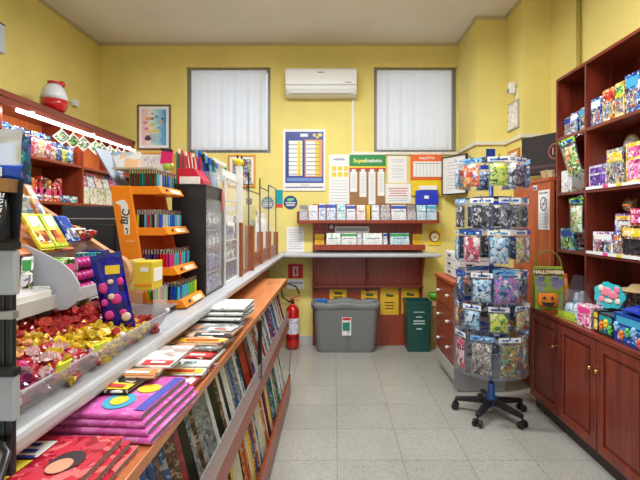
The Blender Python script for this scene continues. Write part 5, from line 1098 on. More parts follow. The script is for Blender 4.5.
for i, (x, y, z, c_, n_) in enumerate([(-.965, 1.515, 1.475, 'green', 'pale green fruit sweets bag lying over the magenta bags'), (-.915, 1.52, 1.455, 'orange', 'orange fruit sweets bag lying at the foot of the slope'), (-.865, 1.53, 1.44, 'red', 'red fruit sweets bag at the far foot of the slope')]):
    t = thing('fruit_sweet_bag', n_, 'sweets bag', (x, y, z-.02)); m = MB()
    m.pouch(.07, .05, .025).xf(Matrix.Translation((x, y, z)) @ Matrix.Rotation(R(90), 4, 'Z') @ Matrix.Rotation(R(50), 4, 'X') @ Matrix.Translation((0, 0, .035))); build('pouch', m, CV[c_], t, smooth=True); build('seal', MB().obox((x-.02, y, z+.028), (.006, .07, .004), (0, R(40), 0)), white, t)
# red white green packs by the till rack
for i, (y, c_, bd, n_) in enumerate([(.905, cover('gum_rg', pal('b41e32 8c1428 c83c50 e8e8e8 28785a b42840'), 30), paper, 'red and white chewing gum pack closest to the black rack'), (.955, cover('gum_gw', pal('e8ecec f0f0f0 a0b8b0 e0e8e8 28785a f0f0f0'), 30), green, 'white and green chewing gum pack next to the red one')]):
    strip_pack(n_, -.878+.034*i, 1.20+.01*i, 1.355-.01*i, .028, .10, c_, R(-62), R(68), 'upright gum packs by the black rack', bd)
# hanging dark blue bag
t = thing('sweets_pouch', 'dark blue sweets pouch with pink sweets printed on it, hung over the display front', 'sweets bag', (-.668, 1.38, 1.160), R(22))
t.rotation_euler = (0, R(-10), R(22))
build('pouch', MB().pouch(.088, .235, .03, (0, -.02, .235)), cover('pouch_blue', pal('140c78 1e1490 100a5a 1c18a0'), 22, .22), t, local=True, smooth=True)
build('yellow_logo', MB().obox((.012, -.037, .19), (.040, .003, .026), (0, R(8), 0)), yellow, t, local=True); build('header', MB().box(-.043, .043, -.023, -.017, .222, .24), mat('header_navy', (.01, .02, .2), .3), t, local=True)
for c__, r__ in [((-.022, -.034, .14), (.013, .005, .018)), ((.006, -.036, .10), (.016, .005, .017)), ((-.02, -.034, .055), (.014, .005, .015)), ((.026, -.034, .15), (.010, .005, .013)), ((-.026, -.034, .095), (.010, .005, .012)), ((.018, -.035, .055), (.011, .005, .010))]: build('pink_sweet_print', MB().ball(c__, r__), mat('sweet_magenta', (.65, .04, .28), .3), t, local=True, smooth=True)
for c__, r__ in [((-.005, -.0385, .11), (.010, .005, .010)), ((.024, -.037, .04), (.014, .005, .014)), ((.0, -.037, .155), (.009, .005, .008))]: build('pale_sweet_print', MB().ball(c__, r__), mat('sweet_cream', (.75, .55, .45), .3), t, local=True, smooth=True)
# yellow box on a clear riser
t = thing('clear_riser', 'clear acrylic riser carrying the yellow box in front of the lighter display', 'riser', (-.80, 1.72, 1.151)); m = MB(); m.box(-.785, -.68, 1.66, 1.80, 1.231, 1.2345).box(-.785, -.782, 1.66, 1.80, 1.1515, 1.231).box(-.683, -.68, 1.66, 1.80, 1.1515, 1.231); build('riser', m, glassy, t)
t = thing('yellow_carton', 'small yellow and cream carton on the clear riser beside the wooden rail', 'carton', (-.80, 1.74, 1.225)); build('carton', MB().box(-.755, -.685, 1.66, 1.76, 1.235, 1.342), mat('carton_yellow', (.75, .55, .04), .4), t, bevel=.003)
build('cream_end', MB().box(-.782, -.7555, 1.66, 1.76, 1.235, 1.347), mat('carton_cream', (.62, .55, .22), .4), t, bevel=.002); build('label', MB().box(-.73, -.70, 1.6575, 1.6598, 1.305, 1.322), paper, t); build('lower_stripe', MB().box(-.753, -.687, 1.6575, 1.6598, 1.25, 1.258), orange, t); build('side_label', MB().box(-.6848, -.683, 1.67, 1.75, 1.265, 1.315), paper, t)

# ================================================================ orange lighter display
ld = thing('lighter_display', 'bright orange four-tier lighter display with a slanted side panel', 'display stand', (-.80, 2.0, WT))
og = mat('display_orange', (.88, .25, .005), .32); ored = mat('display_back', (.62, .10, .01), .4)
LYN, LYF = 1.87, 2.13
side = [(-.948, 1.645), (-.860, 1.645), (-.779, WT+.001), (-.862, WT+.001)]
sp = build('side_panel', MB().prism(side, 1, LYN-.012, LYN), og, ld, bevel=.004)
build('far_panel', MB().prism([(-.948, 1.645), (-.825, 1.645), (-.725, WT+.001), (-.862, WT+.001)], 1, LYF+.0065, LYF+.016), ored, ld, bevel=.003)  # darker red-orange than the near side panel, its shade put into the colour
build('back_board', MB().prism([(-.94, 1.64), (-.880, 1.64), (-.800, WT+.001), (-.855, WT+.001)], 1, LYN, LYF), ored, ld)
tz = [1.627, 1.452, 1.282, 1.142]; tx = [(-.885, -.755), (-.865, -.73), (-.845, -.69), (-.82, -.655)]
for k in range(4):
    z = tz[k]; a, b = tx[k]
    tr_ = build('tray', MB().box(a, b, LYN-.006, LYF+.006, z-.018, z+.016), og, ld, bevel=.002)
    zt = z+.018
    build('front_strip', MB().prism([(b, z-.018), (b+.030, z-.014), (b+.010, zt), (b, zt)], 1, LYN-.006, LYF+.006), og, tr_, bevel=.002)
    lb = build('price_label', MB().prism([(b+.030, z-.008), (b+.0165, zt-.008), (b+.0155, zt-.008), (b+.029, z-.008)], 1, LYN+.10, LYF-.03), mat('label_cream', (.75, .62, .42), .5), tr_)
    build('label_print', MB().obox((b+.0235, LYN+.06, (z-.01+zt)/2), (.002, .02, .012), (0, R(-30), 0)), ink, tr_)
    # face of the tray seen from the near end
# the logo on the near side panel
fly = Matrix.Rotation(R(-81), 3, 'Y') @ Matrix.Rotation(R(90), 3, 'X')
build('logo_ground', MB().prism([(-.883, 1.437), (-.862, 1.440), (-.862, 1.50), (-.871, 1.565), (-.885, 1.585), (-.905, 1.583), (-.925, 1.573), (-.900, 1.560)], 1, LYN-.0142, LYN-.0122), paper, sp)
text('BIC', .043, (-.8795, LYN-.0146, 1.514), sp, ink, mtx=fly, bold=.0008)
build('logo_figure', MB().ball((-.875, LYN-.0145, 1.462), (.005, .002, .005)).obox((-.871, LYN-.0145, 1.450), (.005, .002, .014), (0, R(20), 0)), ink, sp, smooth=True)
build('small_mark', MB().obox((-.86, LYN-.0135, 1.41), (.036, .002, .004), (0, R(-4), 0)), mat('pale_orange_ink', (.9, .6, .35), .4), sp)
# lighters
lc = {'black': (.012, .012, .015), 'dark green': (.01, .10, .05), 'dark red': (.22, .01, .02), 'teal': (.01, .20, .22), 'yellow': (.75, .6, .02), 'light blue': (.08, .40, .65), 'grey': (.22, .22, .23), 'blue': (.01, .08, .5), 'red': (.65, .01, .02), 'violet': (.10, .04, .25), 'magenta': (.6, .02, .2), 'green': (.12, .5, .02), 'turquoise': (.02, .45, .55), 'silver': (.5, .52, .55)}
LM = {k: mat('lighter_'+k.replace(' ', '_'), v, .2, coat=.4) for k, v in lc.items()}
m = MB(); 
def oval(z, a, b, n=10): return [(a*math.cos(2*math.pi*i/n), b*math.sin(2*math.pi*i/n), z) for i in range(n)]
m.m(0).loft([oval(0, .0048, .0105), oval(.055, .0052, .0112)]).m(1).loft([oval(.0552, .0046, .0100), oval(.070, .0046, .0098)]).m(2).box(-.0035, .0035, .003, .011, .0702, .074).m(1).cyl((-.003, -.003, .0725), (.003, -.003, .0725), .0042, n=8)
lp = build('lighter', m, [LM['black'], chrome, black], origin=(0, 0, 0)); firstl = True
PAL = [['dark green', 'dark red', 'dark green', 'dark red', 'dark green', 'teal', 'dark green', 'dark red', 'dark green', 'dark red', 'dark green'], ['teal', 'yellow', 'black', 'black', 'light blue', 'red', 'grey', 'black', 'silver', 'grey', 'blue'], ['violet', 'dark red', 'violet', 'violet', 'black', 'violet', 'dark red', 'red', 'red', 'magenta', 'magenta'], ['black', 'green', 'dark red', 'green', 'yellow', 'red', 'green', 'black', 'blue', 'blue', 'turquoise']]
FP = [['light blue', 'silver', 'blue', 'dark green', 'blue', 'grey', 'teal', 'black'], ['silver', 'silver', 'light blue', 'blue', 'blue', 'light blue', 'silver', 'light blue'], ['magenta', 'turquoise', 'turquoise', 'red', 'light blue', 'turquoise', 'violet', 'turquoise'], ['blue', 'turquoise', 'light blue', 'turquoise', 'green', 'green', 'green', 'yellow']]
TNAME = ['top', 'second', 'third', 'bottom']
for k in range(4):
    a, b = tx[k]; z = tz[k]+.0165; n = 11; dx = (b-a-.014)/n
    items = []
    for i in range(n): items.append((a+.010+dx*(i+.5), LYN+.014, PAL[k][i], 'near row', nth(i+1)+' from the display back'))
    for j in range(8): items.append((a+.010+dx*(n-.5), LYN+.014+.0285*(j+1), FP[k][j], 'front row facing the aisle', nth(j+1)+' from the corner'))
    for j in range(5): items.append((a+.010+dx*(n-2.5), LYN+.014+.0285*(j+1), PAL[k][(j*3) % 11], 'inner row', nth(j+1)+' from the near side'))
    for x, y, c_, row, pos in items:
        lab = '%s lighter in the %s tray, %s, %s' % (c_, TNAME[k], row, pos)
        if firstl: o = lp; tag(o, lab, 'lighter', 'lighters in the orange display'); o.location = (x, y, z); firstl = False
        else: o = dup(lp, (x, y, z), None, lab); 
        o.material_slots[0].link = 'OBJECT'; o.material_slots[0].material = LM[c_]
# things on top of it
t = thing('cardboard_sheet', 'flat buff cardboard sheet lying across the lighters of the top tray', 'cardboard', (-.85, 2.0, 1.720)); build('sheet', MB().box(-.955, -.775, 1.90, 2.10, 1.7195, 1.724), mat('buff_card', (.50, .42, .28), .7), t); build('folded_edge', MB().obox((-.865, 1.895, 1.7225), (.18, .008, .008)), MATS['buff_card'], t)
t = thing('open_booklet', 'tilted open booklet with blue-white outer cover leaning behind the lighter display', 'booklet', (-.98, 2.0, 1.68))
build('back_cover', MB().obox((-1.0, 1.985, 1.735), (.006, .10, .20), (R(0), R(-32), R(-8))), mat('booklet_grey', (.22, .26, .33), .35), t); build('inside_page', MB().obox((-.965, 2.03, 1.765), (.13, .004, .11), (R(-24), R(0), R(0))), cover('booklet_print', pal('b8cce0 98b8d8 e8e8ec f0c098 d8e0e8 c8d8e8'), 9), t)
t = thing('small_toy_sign', 'small magenta card on a lime green bush-shaped holder on the lighter display', 'card holder', (-.76, 2.05, 1.72))
build('card', MB().obox((-.768, 2.02, 1.790), (.052, .006, .07), (0, R(8), R(0))), mat('magenta_card', (.70, .01, .16), .4), t); build('top_band', MB().obox((-.768, 2.0165, 1.821), (.052, .003, .012), (0, R(8), 0)), ink, t)
build('holder', MB().ball((-.765, 2.02, 1.743), (.022, .02, .020), 10, 6).ball((-.745, 2.02, 1.745), (.012, .014, .016), 10, 6), mat('lime_plastic', (.40, .48, .06), .4), t, smooth=True)

# ================================================================ showcases and glass screens along the counter
bs_ = thing('black_showcase', 'tall black display case of pouches with its open side to the aisle', 'display case', (-.75, 2.33, WT))
X0, X1, Y0, Y1, Z1 = -.80, -.632, 2.17, 2.52, 1.665
build('near_side', MB().box(X0, X1, Y0, Y0+.012, WT+.001, Z1), black, bs_, bevel=.002); build('far_side', MB().box(X0, X1, Y1-.012, Y1, WT+.001, Z1), black, bs_, bevel=.002)
build('back', MB().box(X0, X0+.01, Y0+.012, Y1-.012, WT+.001, Z1), mat('case_back', (.30, .30, .32), .4), bs_); build('inner_lining', MB().box(X0+.0105, X1-.012, Y1-.0135, Y1-.0122, WT+.013, Z1-.06), mat('case_lining', (.45, .42, .42), .4), bs_); build('glass_front', MB().box(X1-.004, X1-.001, Y0+.012, Y1-.012, WT+.013, Z1-.056), glassy, bs_); build('top', MB().box(X0, X1, Y0, Y1, Z1, Z1+.012), black, bs_, bevel=.002); build('floor_board', MB().box(X0+.01, X1, Y0+.012, Y1-.012, WT+.001, WT+.012), black, bs_)
build('header', MB().box(X1-.01, X1, Y0+.012, Y1-.012, Z1-.055, Z1-.001), black, bs_)
for k in range(4):
    z = WT+.11*(k+1); build('shelf', MB().box(X0+.011, X1-.01, Y0+.012, Y1-.012, z-.006, z), glassy if k % 2 else mat('shelf_grey', (.25, .25, .27), .3), bs_)
vio = cover('packet_violet', pal('6c62a4 443a86 9490c0 c8c8d8 383078 a09cc0'), 26); sil = cover('packet_silver', pal('a0a4ac 6c7084 c8ccd8 505870 b0a898 8088a0'), 26)
g = 'packets on the shelves of the black showcase'
for k in range(4):
    for j in range(4):
        z = WT+.0125+.11*k if k else WT+.0125; c_ = vio if k in (0, 1) else sil
        y = Y0+.05+.078*j; t = thing('tobacco_packet', '%s packet, %s shelf up in the black showcase, %s from the near side' % ('violet' if k < 2 else 'silver', nth(k+1), nth(j+1)), 'packet', (-.675, y, z), 0, g)
        build('packet', MB().box(-.775, -.648, y-.026, y+.026, z, z+.078), c_, t, bevel=.004)
        build('label', MB().box(-.6478, -.6465, y-.020, y+.020, z+.02, z+.05).box(-.72, -.66, y-.0275, y-.0262, z+.02, z+.05), CV['white'] if k > 1 else vio, t)
for i, (x0, c_, lab) in enumerate([(0, 0, 0)]): pass
wsx = thing('white_showcase', 'white-framed glass display case next to the black one', 'display case', (-.75, 2.73, WT))
X0, X1, Y0, Y1, Z1 = -.80, -.632, 2.56, 2.93, 1.76
fr = MB()
for x in (X0, X1-.014):
    for y in (Y0, Y1-.014): fr.box(x, x+.014, y, y+.014, WT+.001, Z1)
for z in (WT+.001, Z1-.014): fr.box(X0+.014, X1-.014, Y0, Y0+.014, z, z+.014).box(X0+.014, X1-.014, Y1-.014, Y1, z, z+.014).box(X0, X0+.014, Y0+.014, Y1-.014, z, z+.014).box(X1-.014, X1, Y0+.014, Y1-.014, z, z+.014)
build('frame', fr, white, wsx); build('glass_side', MB().box(X0+.014, X1-.014, Y0+.004, Y0+.008, WT+.015, Z1-.014), glassy, wsx); build('glass_front', MB().box(X1-.008, X1-.004, Y0+.014, Y1-.014, WT+.015, Z1-.014), glassy, wsx)
for k in range(4): build('shelf', MB().box(X0+.014, X1-.014, Y0+.01, Y1-.01, WT+.125*(k+1), WT+.125*(k+1)+.006), white, wsx)
g = 'packets on the shelves of the white showcase'
for k in range(4):
    for j in range(3):
        z = WT+.0072+.125*k if k else WT+.016; y = Y0+.075+.10*j
        t = thing('small_box', '%s box in the white showcase, shelf %s from the bottom, %s from the near side' % (('dark', 'grey', 'pale', 'yellowish')[k], nth(k+1), nth(j+1)), 'small box', (-.69, y, z), 0, g)
        build('carton', MB().box(-.74, -.655, y-.04, y+.04, z, z+.085), (CV['dark'], CV['grey'], sil, CV['doc'])[k], t, bevel=.002); build('band', MB().box(-.6548, -.6535, y-.03, y+.03, z+.03, z+.055), (purple, paper, blue, yellow)[k], t)
# wooden and glass screens
gs_ = thing('counter_screen', 'low wood-framed glass counter screen with thin black uprights', 'counter screen', (-.63, 3.9, WT))
ylist = [2.965, 3.30, 3.80, 4.30, 4.84]; hts = [.36, .34, .28, .27, .25]; wpost = wood('post_wood', (.24, .062, .022), (.36, .10, .036), 2, .35)
for i, y in enumerate(ylist): build('post', MB().box(-.665, -.60 if i == 1 else -.615, y-.02, y+.02, WT+.001, WT+hts[i]), wpost, gs_, bevel=.003)
for i in range(4):
    build('base_board', MB().box(-.648, -.630, ylist[i]+.021, ylist[i+1]-.021, WT+.001, WT+(.03 if i == 0 else .12)), wpost, gs_, bevel=.002)
    build('glass_pane', MB().box(-.642, -.638, ylist[i]+.015, ylist[i+1]-.015, WT+.12 if i else WT+.03, (1.72, 1.72, 1.78, 1.84)[i]), glassy, gs_)
    build('upright', MB().box(-.645, -.635, ylist[i+1]-.006, ylist[i+1]+.006, WT+hts[i+1], (1.86, 1.86, 1.84, 1.84)[i]), black, gs_)
    build('top_edge', MB().box(-.645, -.635, ylist[i]+.015, ylist[i+1]-.007, (1.72, 1.72, 1.78, 1.84)[i], (1.72, 1.72, 1.78, 1.84)[i]+.006), black, gs_)
# objects behind the screens
t = thing('yellow_display', 'tall bright yellow display holder behind the glass counter screen', 'display holder', (-.74, 3.62, WT)); build('body', MB().box(-.72, -.662, 3.42, 3.72, WT+.001, 1.62), mat('holder_yellow', (.80, .70, .02), .4), t, bevel=.005); build('label', MB().box(-.6615, -.660, 3.46, 3.68, 1.40, 1.50), CV['green'], t); build('top_card', MB().obox((-.69, 3.57, 1.65), (.05, .01, .05)), ink, t)
t = thing('card_terminal', 'black and white payment scale machine behind the first glass pane', 'machine', (-.75, 3.12, WT)); build('base', MB().box(-.84, -.68, 3.0, 3.26, WT+.001, 1.22), black, t, bevel=.006); build('column', MB().box(-.80, -.74, 3.10, 3.16, 1.22, 1.42), grey, t); build('head', MB().obox((-.76, 3.13, 1.46), (.06, .20, .12), (0, R(-20), 0)), white, t, bevel=.005); build('keys', MB().obox((-.72, 3.13, 1.235), (.09, .16, .02), (0, R(15), 0)), grey, t)
t = thing('paper_roll_tower', 'white plastic jug-shaped container behind the glass near the corner', 'container', (-.75, 4.05, WT)); build('body', MB().lathe([(.05, 0), (.055, .02), (.055, .32), (.03, .38), (.028, .42)], (-.74, 4.05, WT+.001), 18), white, t, smooth=True); build('cap', MB().lathe([(.032, .42), (.032, .46)], (-.74, 4.05, WT+.001), 14), grey, t)
t = thing('paper_roll_tower', 'white slim container closest to the corner behind the last glass pane', 'container', (-.75, 4.55, WT)); build('body', MB().lathe([(.04, 0), (.045, .02), (.045, .34), (.03, .40)], (-.74, 4.55, WT+.001), 18), white, t, smooth=True); build('cap', MB().lathe([(.032, .40), (.032, .45)], (-.74, 4.55, WT+.001), 14), white, t)
t = thing('desk_fan_box', 'dark brown box with round brown top behind the last screen panes', 'box', (-.9, 4.4, WT)); build('box', MB().box(-1.0, -.84, 4.28, 4.42, WT+.001, 1.52), CV['brown'], t, bevel=.004); build('lid', MB().box(-1.01, -.83, 4.27, 4.43, 1.52, 1.54), cherry, t, bevel=.003)
# pens on top of the showcases
def pen(label, x, y, z, h_, c_, cap, grp, tilt=0, proto=[None]):
    if proto[0] is None:
        m = MB(); m.m(0).cyl((0, 0, 0), (0, 0, .11), .005, n=8).m(1).cyl((0, 0, .1102), (0, 0, .145), .0062, n=8).box(-.0015, .0015, .006, .009, .115, .145)
        proto[0] = o = build('pen', m, [c_, cap], origin=(0, 0, 0)); tag(o, label, 'pen', grp)
    else:
        o = dup(proto[0], (0, 0, 0), None, label, grp)
        for s_, mm in ((0, c_), (1, cap)): o.material_slots[s_].link = 'OBJECT'; o.material_slots[s_].material = mm
    o.location = (x, y, z); o.rotation_euler = (tilt, -.12, 0); o.scale = (1, 1, h_/.145); return o
t = thing('pen_box', 'red stepped counter box with white front full of red pens on the black showcase', 'pen box', (-.74, 2.26, 1.678))
build('lower_front', MB().box(-.765, -.668, 2.175, 2.20, 1.678, 1.715), paper, t, bevel=.002); build('body', MB().prism([(-.785, 1.678), (-.655, 1.678), (-.655, 1.70), (-.70, 1.76), (-.785, 1.76)], 1, 2.201, 2.34), mat('box_red', (.55, .01, .04), .35), t, bevel=.002); build('back_card', MB().box(-.79, -.786, 2.201, 2.34, 1.678, 1.84), mat('box_green', (.02, .2, .12), .4), t)
n = 0
for j in range(2):
    for i in range(6):
        n += 1; pen('red pen in the red counter box, %s row, %s from the back card' % (('near', 'far')[j], nth(i+1)), -.775+.017*i, 2.23+.06*j, 1.7605, .10-.008*i if i < 3 else .085-.01*(i-3), MATS['box_red'] if i % 2 else red, (whink, red)[i % 2], 'red pens in the red counter box', 0)
for gi, (y0, cc, lab, z0) in enumerate([(2.385, ['blue', 'light blue', 'blue', 'black', 'light blue'], 'blue', 1.70), (2.46, ['dark green', 'green', 'teal', 'dark green', 'teal'], 'green', 1.70)]):
    t = thing('pen_cup', 'clear plastic cup of %s markers on the black showcase' % lab, 'pen cup', (-.69, y0, 1.678), 0, 'marker cups on the black showcase'); m = MB(); m.box(-.735, -.645, y0-.028, y0+.028, 1.6785, 1.682).box(-.735, -.733, y0-.028, y0+.028, 1.682, 1.76).box(-.647, -.645, y0-.028, y0+.028, 1.682, 1.76).box(-.733, -.647, y0-.028, y0-.026, 1.682, 1.76).box(-.733, -.647, y0+.026, y0+.028, 1.682, 1.76); build('cup', m, glassy, t)
    for i, c_ in enumerate(cc):
        for j in range(2): pen('%s marker in the %s marker cup, %s row, %s from the back' % (c_, lab, ('near', 'far')[j], nth(i+1)), -.722+.016*i, y0-.012+.022*j, 1.6825, .20-.012*i, LM[c_], LM[cc[(i+1) % 5]], '%s markers' % lab)
t = thing('salmon_tassel', 'salmon pink luggage tag hanging at the top corner of the black showcase', 'tag', (-.62, 2.45, 1.56)); build('tag', MB().ball((-.622, 2.47, 1.61), (.006, .022, .07), 12, 8), mat('salmon', (.70, .22, .16), .5), t, smooth=True); build('string', MB().cyl((-.622, 2.47, 1.68), (-.622, 2.47, 1.72), .002), red, t)
t = thing('marker_rack', 'white wire rack of pale pens on top of the white showcase', 'pen rack', (-.70, 2.74, 1.76)); 
build('back', MB().prism([(2.57, 1.7605), (2.92, 1.7605), (2.92, 1.80), (2.57, 1.90)], 0, -.76, -.755), mat('rack_pale', (.70, .72, .72), .4), t); build('bars', MB().box(-.655, -.65, 2.57, 2.92, 1.7605, 1.80).box(-.755, -.655, 2.57, 2.575, 1.7605, 1.80).box(-.755, -.655, 2.915, 2.92, 1.7605, 1.80), MATS['rack_pale'], t)
for i in range(8): pen('%s pen in the white rack on the white showcase, %s from the black showcase' % (('silver', 'blue', 'grey', 'silver', 'yellow', 'silver', 'green', 'blue')[i], nth(i+1)), -.70, 2.60+.041*i, 1.7608, .11, LM[('silver', 'blue', 'grey', 'silver', 'yellow', 'silver', 'green', 'blue')[i]], white, 'pens in the white rack', 0)
t = thing('glue_tube_display', 'slim white tube display with yellow and black top standing on the white showcase', 'display', (-.66, 2.86, 1.76)); build('tube', MB().box(-.655, -.615, 2.93, 2.97, 1.481, 1.86), white, t, bevel=.004)
build('yellow_top', MB().ball((-.635, 2.95, 1.885), (.030, .025, .028), 10, 6).ball((-.66, 2.95, 1.895), (.02, .02, .02), 10, 6), yellow, t, smooth=True); build('black_tips', MB().cyl((-.645, 2.95, 1.91), (-.648, 2.95, 1.935), .006).cyl((-.62, 2.95, 1.905), (-.618, 2.95, 1.93), .006), ink, t)
t = thing('grey_rose_ornament', 'small grey umbrella-topped ornament behind the glass screens', 'ornament', (-.75, 3.9, 1.8)); build('stem', MB().cyl((-.86, 4.35, 1.5405), (-.86, 4.35, 1.86), .006), grey, t); build('top', MB().lathe([(.0, .03), (.05, .01), (.07, -.02), (.0, -.01)], (-.86, 4.35, 1.87), 12), grey, t)

# ================================================================ near black rack at the left with blister packs
nr = thing('black_rack', 'black upright counter rack with price holders at the near end of the counter', 'display rack', (-.62, .72, WT))
build('post', MB().box(-.64, -.5585, .745, .757, WT+.001, 1.46).box(-.558, -.545, .745, .757, 1.065, 1.46), black, nr, bevel=.003); build('foot', MB().box(-.72, -.6405, .66, .785, WT+.0005, WT+.02), black, nr, bevel=.003)
for z in (1.415, 1.205): 
    h = build('price_holder', MB().box(-.64, -.530, .730, .744, z-.04, z+.035), mat('holder_grey', (.36, .39, .42), .3), nr, bevel=.003); build('holder_rim', MB().box(-.64, -.529, .725, .744, z+.036, z+.048), black, h)
build('shelf_arm', MB().box(-.64, -.533, .73, .744, 1.335, 1.347), alu, nr)
t = thing('battery_pack', 'black and copper battery blister pack hanging on the near black rack', 'battery pack', (-.60, .70, 1.47), 0)
build('card', MB().obox((-.578, .742, 1.515), (.10, .004, .11), (0, R(4), 0)), mat('battery_black', (.015, .015, .018), .3), t); 
bt = MB()
for k in range(3): bt.cyl((-.60+.026*k, .728, 1.468), (-.605+.026*k, .728, 1.545), .012, n=12)
build('batteries', bt, mat('cell_black', (.02, .02, .025), .25, .3), t, smooth=True); build('copper_band', MB().obox((-.578, .728, 1.560), (.095, .022, .022), (0, R(4), 0)), mat('copper', (.45, .25, .12), .3, .6), t)
text('BATTERIE', .018, (-.548, .7155, 1.507), t, whink, mtx=(Matrix.Rotation(R(-80), 3, 'Y') @ Matrix.Rotation(R(90), 3, 'X')))
t = thing('silver_bag', 'silver and royal blue crisp-looking pouch hanging over the battery pack', 'pouch', (-.66, .80, 1.60)); build('pouch', MB().pouch(.12, .09, .04, (-.625, .80, 1.665)), mat('silver_film', (.60, .62, .66), .2, .5), t, smooth=True); build('blue_band', MB().pouch(.122, .036, .044, (-.624, .80, 1.604)), mat('royal_film', (.01, .06, .42), .25), t, smooth=True); build('label', MB().box(-.63, -.585, .772, .775, 1.577, 1.593), whink, t)
t = thing('purple_bag', 'purple and teal pouch with white lettering behind the silver and blue one', 'pouch', (-.80, 1.05, 1.57)); build('pouch', MB().pouch(.055, .115, .03, (-.750, 1.05, 1.70)), cover('bag_pt', pal('503c78 285a78 1e8c8c 3c2864 6450a0 143c50'), 22), t, smooth=True)
build('lettering_mark', MB().obox((-.752, 1.032, 1.655), (.007, .003, .05), (0, R(20), 0)).obox((-.742, 1.032, 1.635), (.006, .003, .04), (0, R(25), 0)), whink, t)
t = thing('top_hook_rail', 'short black rail carrying the silver and purple pouches above the gum display', 'rail', (-.78, .9, 1.70)); build('rail', MB().box(-.69, -.64, .80, .806, 1.668, 1.674).box(-.75, -.744, .81, 1.06, 1.70, 1.706).box(-.75, -.69, .80, .806, 1.668, 1.706).box(-.70, -.69, .80, .81, WT+.001, 1.668), black, t); build('hooks', MB().cyl((-.747, 1.05, 1.70), (-.75, 1.05, 1.69), .003).cyl((-.65, .80, 1.67), (-.63, .80, 1.66), .003), chrome, t)
t = thing('small_carton', 'white and violet small carton behind the battery pack', 'carton', (-.78, .98, 1.53)); build('carton', MB().obox((-.765, 1.02, 1.548), (.085, .05, .035), (0, R(14), 0)), CV['white'], t, bevel=.002); build('purple_side', MB().obox((-.735, .992, 1.545), (.03, .003, .03), (0, R(14), 0)), purple, t); build('support', MB().box(-.83, -.81, 1.01, 1.03, 1.30, 1.545), black, t)
t = thing('small_carton', 'yellow small carton wedged beside the battery pack', 'carton', (-.72, .80, 1.56)); build('carton', MB().box(-.735, -.67, .81, .86, 1.545, 1.572), CV['yellow'], t, bevel=.002); build('support', MB().box(-.71, -.70, .83, .84, WT+.001, 1.545), black, t)
tag(build('black_cable', MB().tube([(-.50, .60, 1.05), (-.505, .66, 1.10), (-.52, .70, 1.128), (-.56, .735, 1.128), (-.60, .76, 1.127)]+[], .006), black, smooth=True), 'black cable curling over the counter edge below the near black rack', 'cable')

# ================================================================ left wall: things on the wall shelves
g = 'blind bags in the top row of the wall shelving'
bcs = ['navy', 'sky blue', 'navy', 'sky blue', 'red and white', 'pink and yellow', 'red and white', 'orange', 'navy', 'lime', 'sky blue']
for i in range(11):
    y = 3.29+.082*i; c_ = bcs[i]
    if i == 0:
        bp0 = hanging_bag('hanging_toy_bag', '%s blind bag on the top wall shelf, %s from the near divider' % (c_, nth(i+1)), 'toy bag', -2.47, y, 2.235-.004*i, .085, .17, .03, P[c_], CV['blue'], R(80), g)
    else:
        o = dup(bp0, (-2.47, y, 2.0205), R(80+((i*7) % 5)*4-8), '%s blind bag on the top wall shelf, %s from the near divider' % (c_, nth(i+1)), g); recolour(o, 'pouch', P[c_]); recolour(o, 'header_card', CV[('dark', 'mixed', 'blue')[i % 3]])
        if i > 6: o.scale = (1, 1, .8)
# hanging cards along the light
penn = cover('pennant', pal('5a8c3c e8ece0 283c28 8cb45a c8d0c0 3c6428'), 34)
def pennant(lab, y, z, rx, grp='diamond cards hung under the light tube', proto=[None]):
    if proto[0] is None:
        t = thing('diamond_card', lab, 'card', (0, 0, 0), 0, grp)
        build('card', MB().obox((0, 0, -.085), (.003, .10, .10), (R(45), 0, 0)), paper, t, local=True); build('picture', MB().obox((.0026, 0, -.085), (.002, .082, .082), (R(45), 0, 0)), penn, t, local=True); build('clip', MB().box(-.004, .004, -.006, .006, -.02, .02), white, t, local=True); proto[0] = t; o = t
    else: o = dup(proto[0], (0, 0, 0), None, lab, grp)
    o.location = (-2.352, y, z); o.rotation_euler = (0, rx, R(-48)); return o
for i, y in enumerate([3.80, 3.97, 4.13, 4.34, 4.45, 4.62, 4.78, 4.93, 5.08]): pennant('green and white diamond card under the light tube, %s from the near end' % nth(i+1), y, 2.30, R((i*11) % 13-6))
# shelf below: red packs and boxes
g = 'red sweets packs on the second wall shelf'
for i in range(9):
    y = 3.55+.062*i; t0 = 'red packet standing on the second wall shelf, %s from the near divider' % nth(i+1)
    if i == 0:
        rp = thing('red_packet', t0, 'packet', (-2.555, y, 1.6605), 0, g); build('packet', MB().box(-.02, .02, -.024, .024, 0, .22), CV['red'], rp, local=True, bevel=.003); build('label', MB().box(.0202, .0215, -.018, .018, .04, .12), pink, rp, local=True)
    else:
        o = dup(rp, (-2.555+.01*(i % 3), y, 1.6605), R((i % 3)*6-5), t0); o.scale = (1, 1, 1-.06*(i % 4)); recolour(o, 'packet', CV[('red', 'brown', 'orange', 'red')[i % 4]])
for i, (y, c_, n_) in enumerate([(3.74, 'red', 'red and white checked carton in front of the red packets'), (3.86, 'red', 'second red checked carton in front of the red packets'), (3.99, 'blue', 'small blue carton at the shelf front past the checked ones'), (3.62, 'purple', 'violet carton at the shelf front before the checked ones'), (4.12, 'teal', 'teal carton close to the divider on the second wall shelf')]):
    candybox('small_carton', n_, 'carton', -2.48, -2.43, y-.05, y+.05, 1.6605, 1.72, CV[c_], CV['white'], 'small cartons along the second wall shelf')
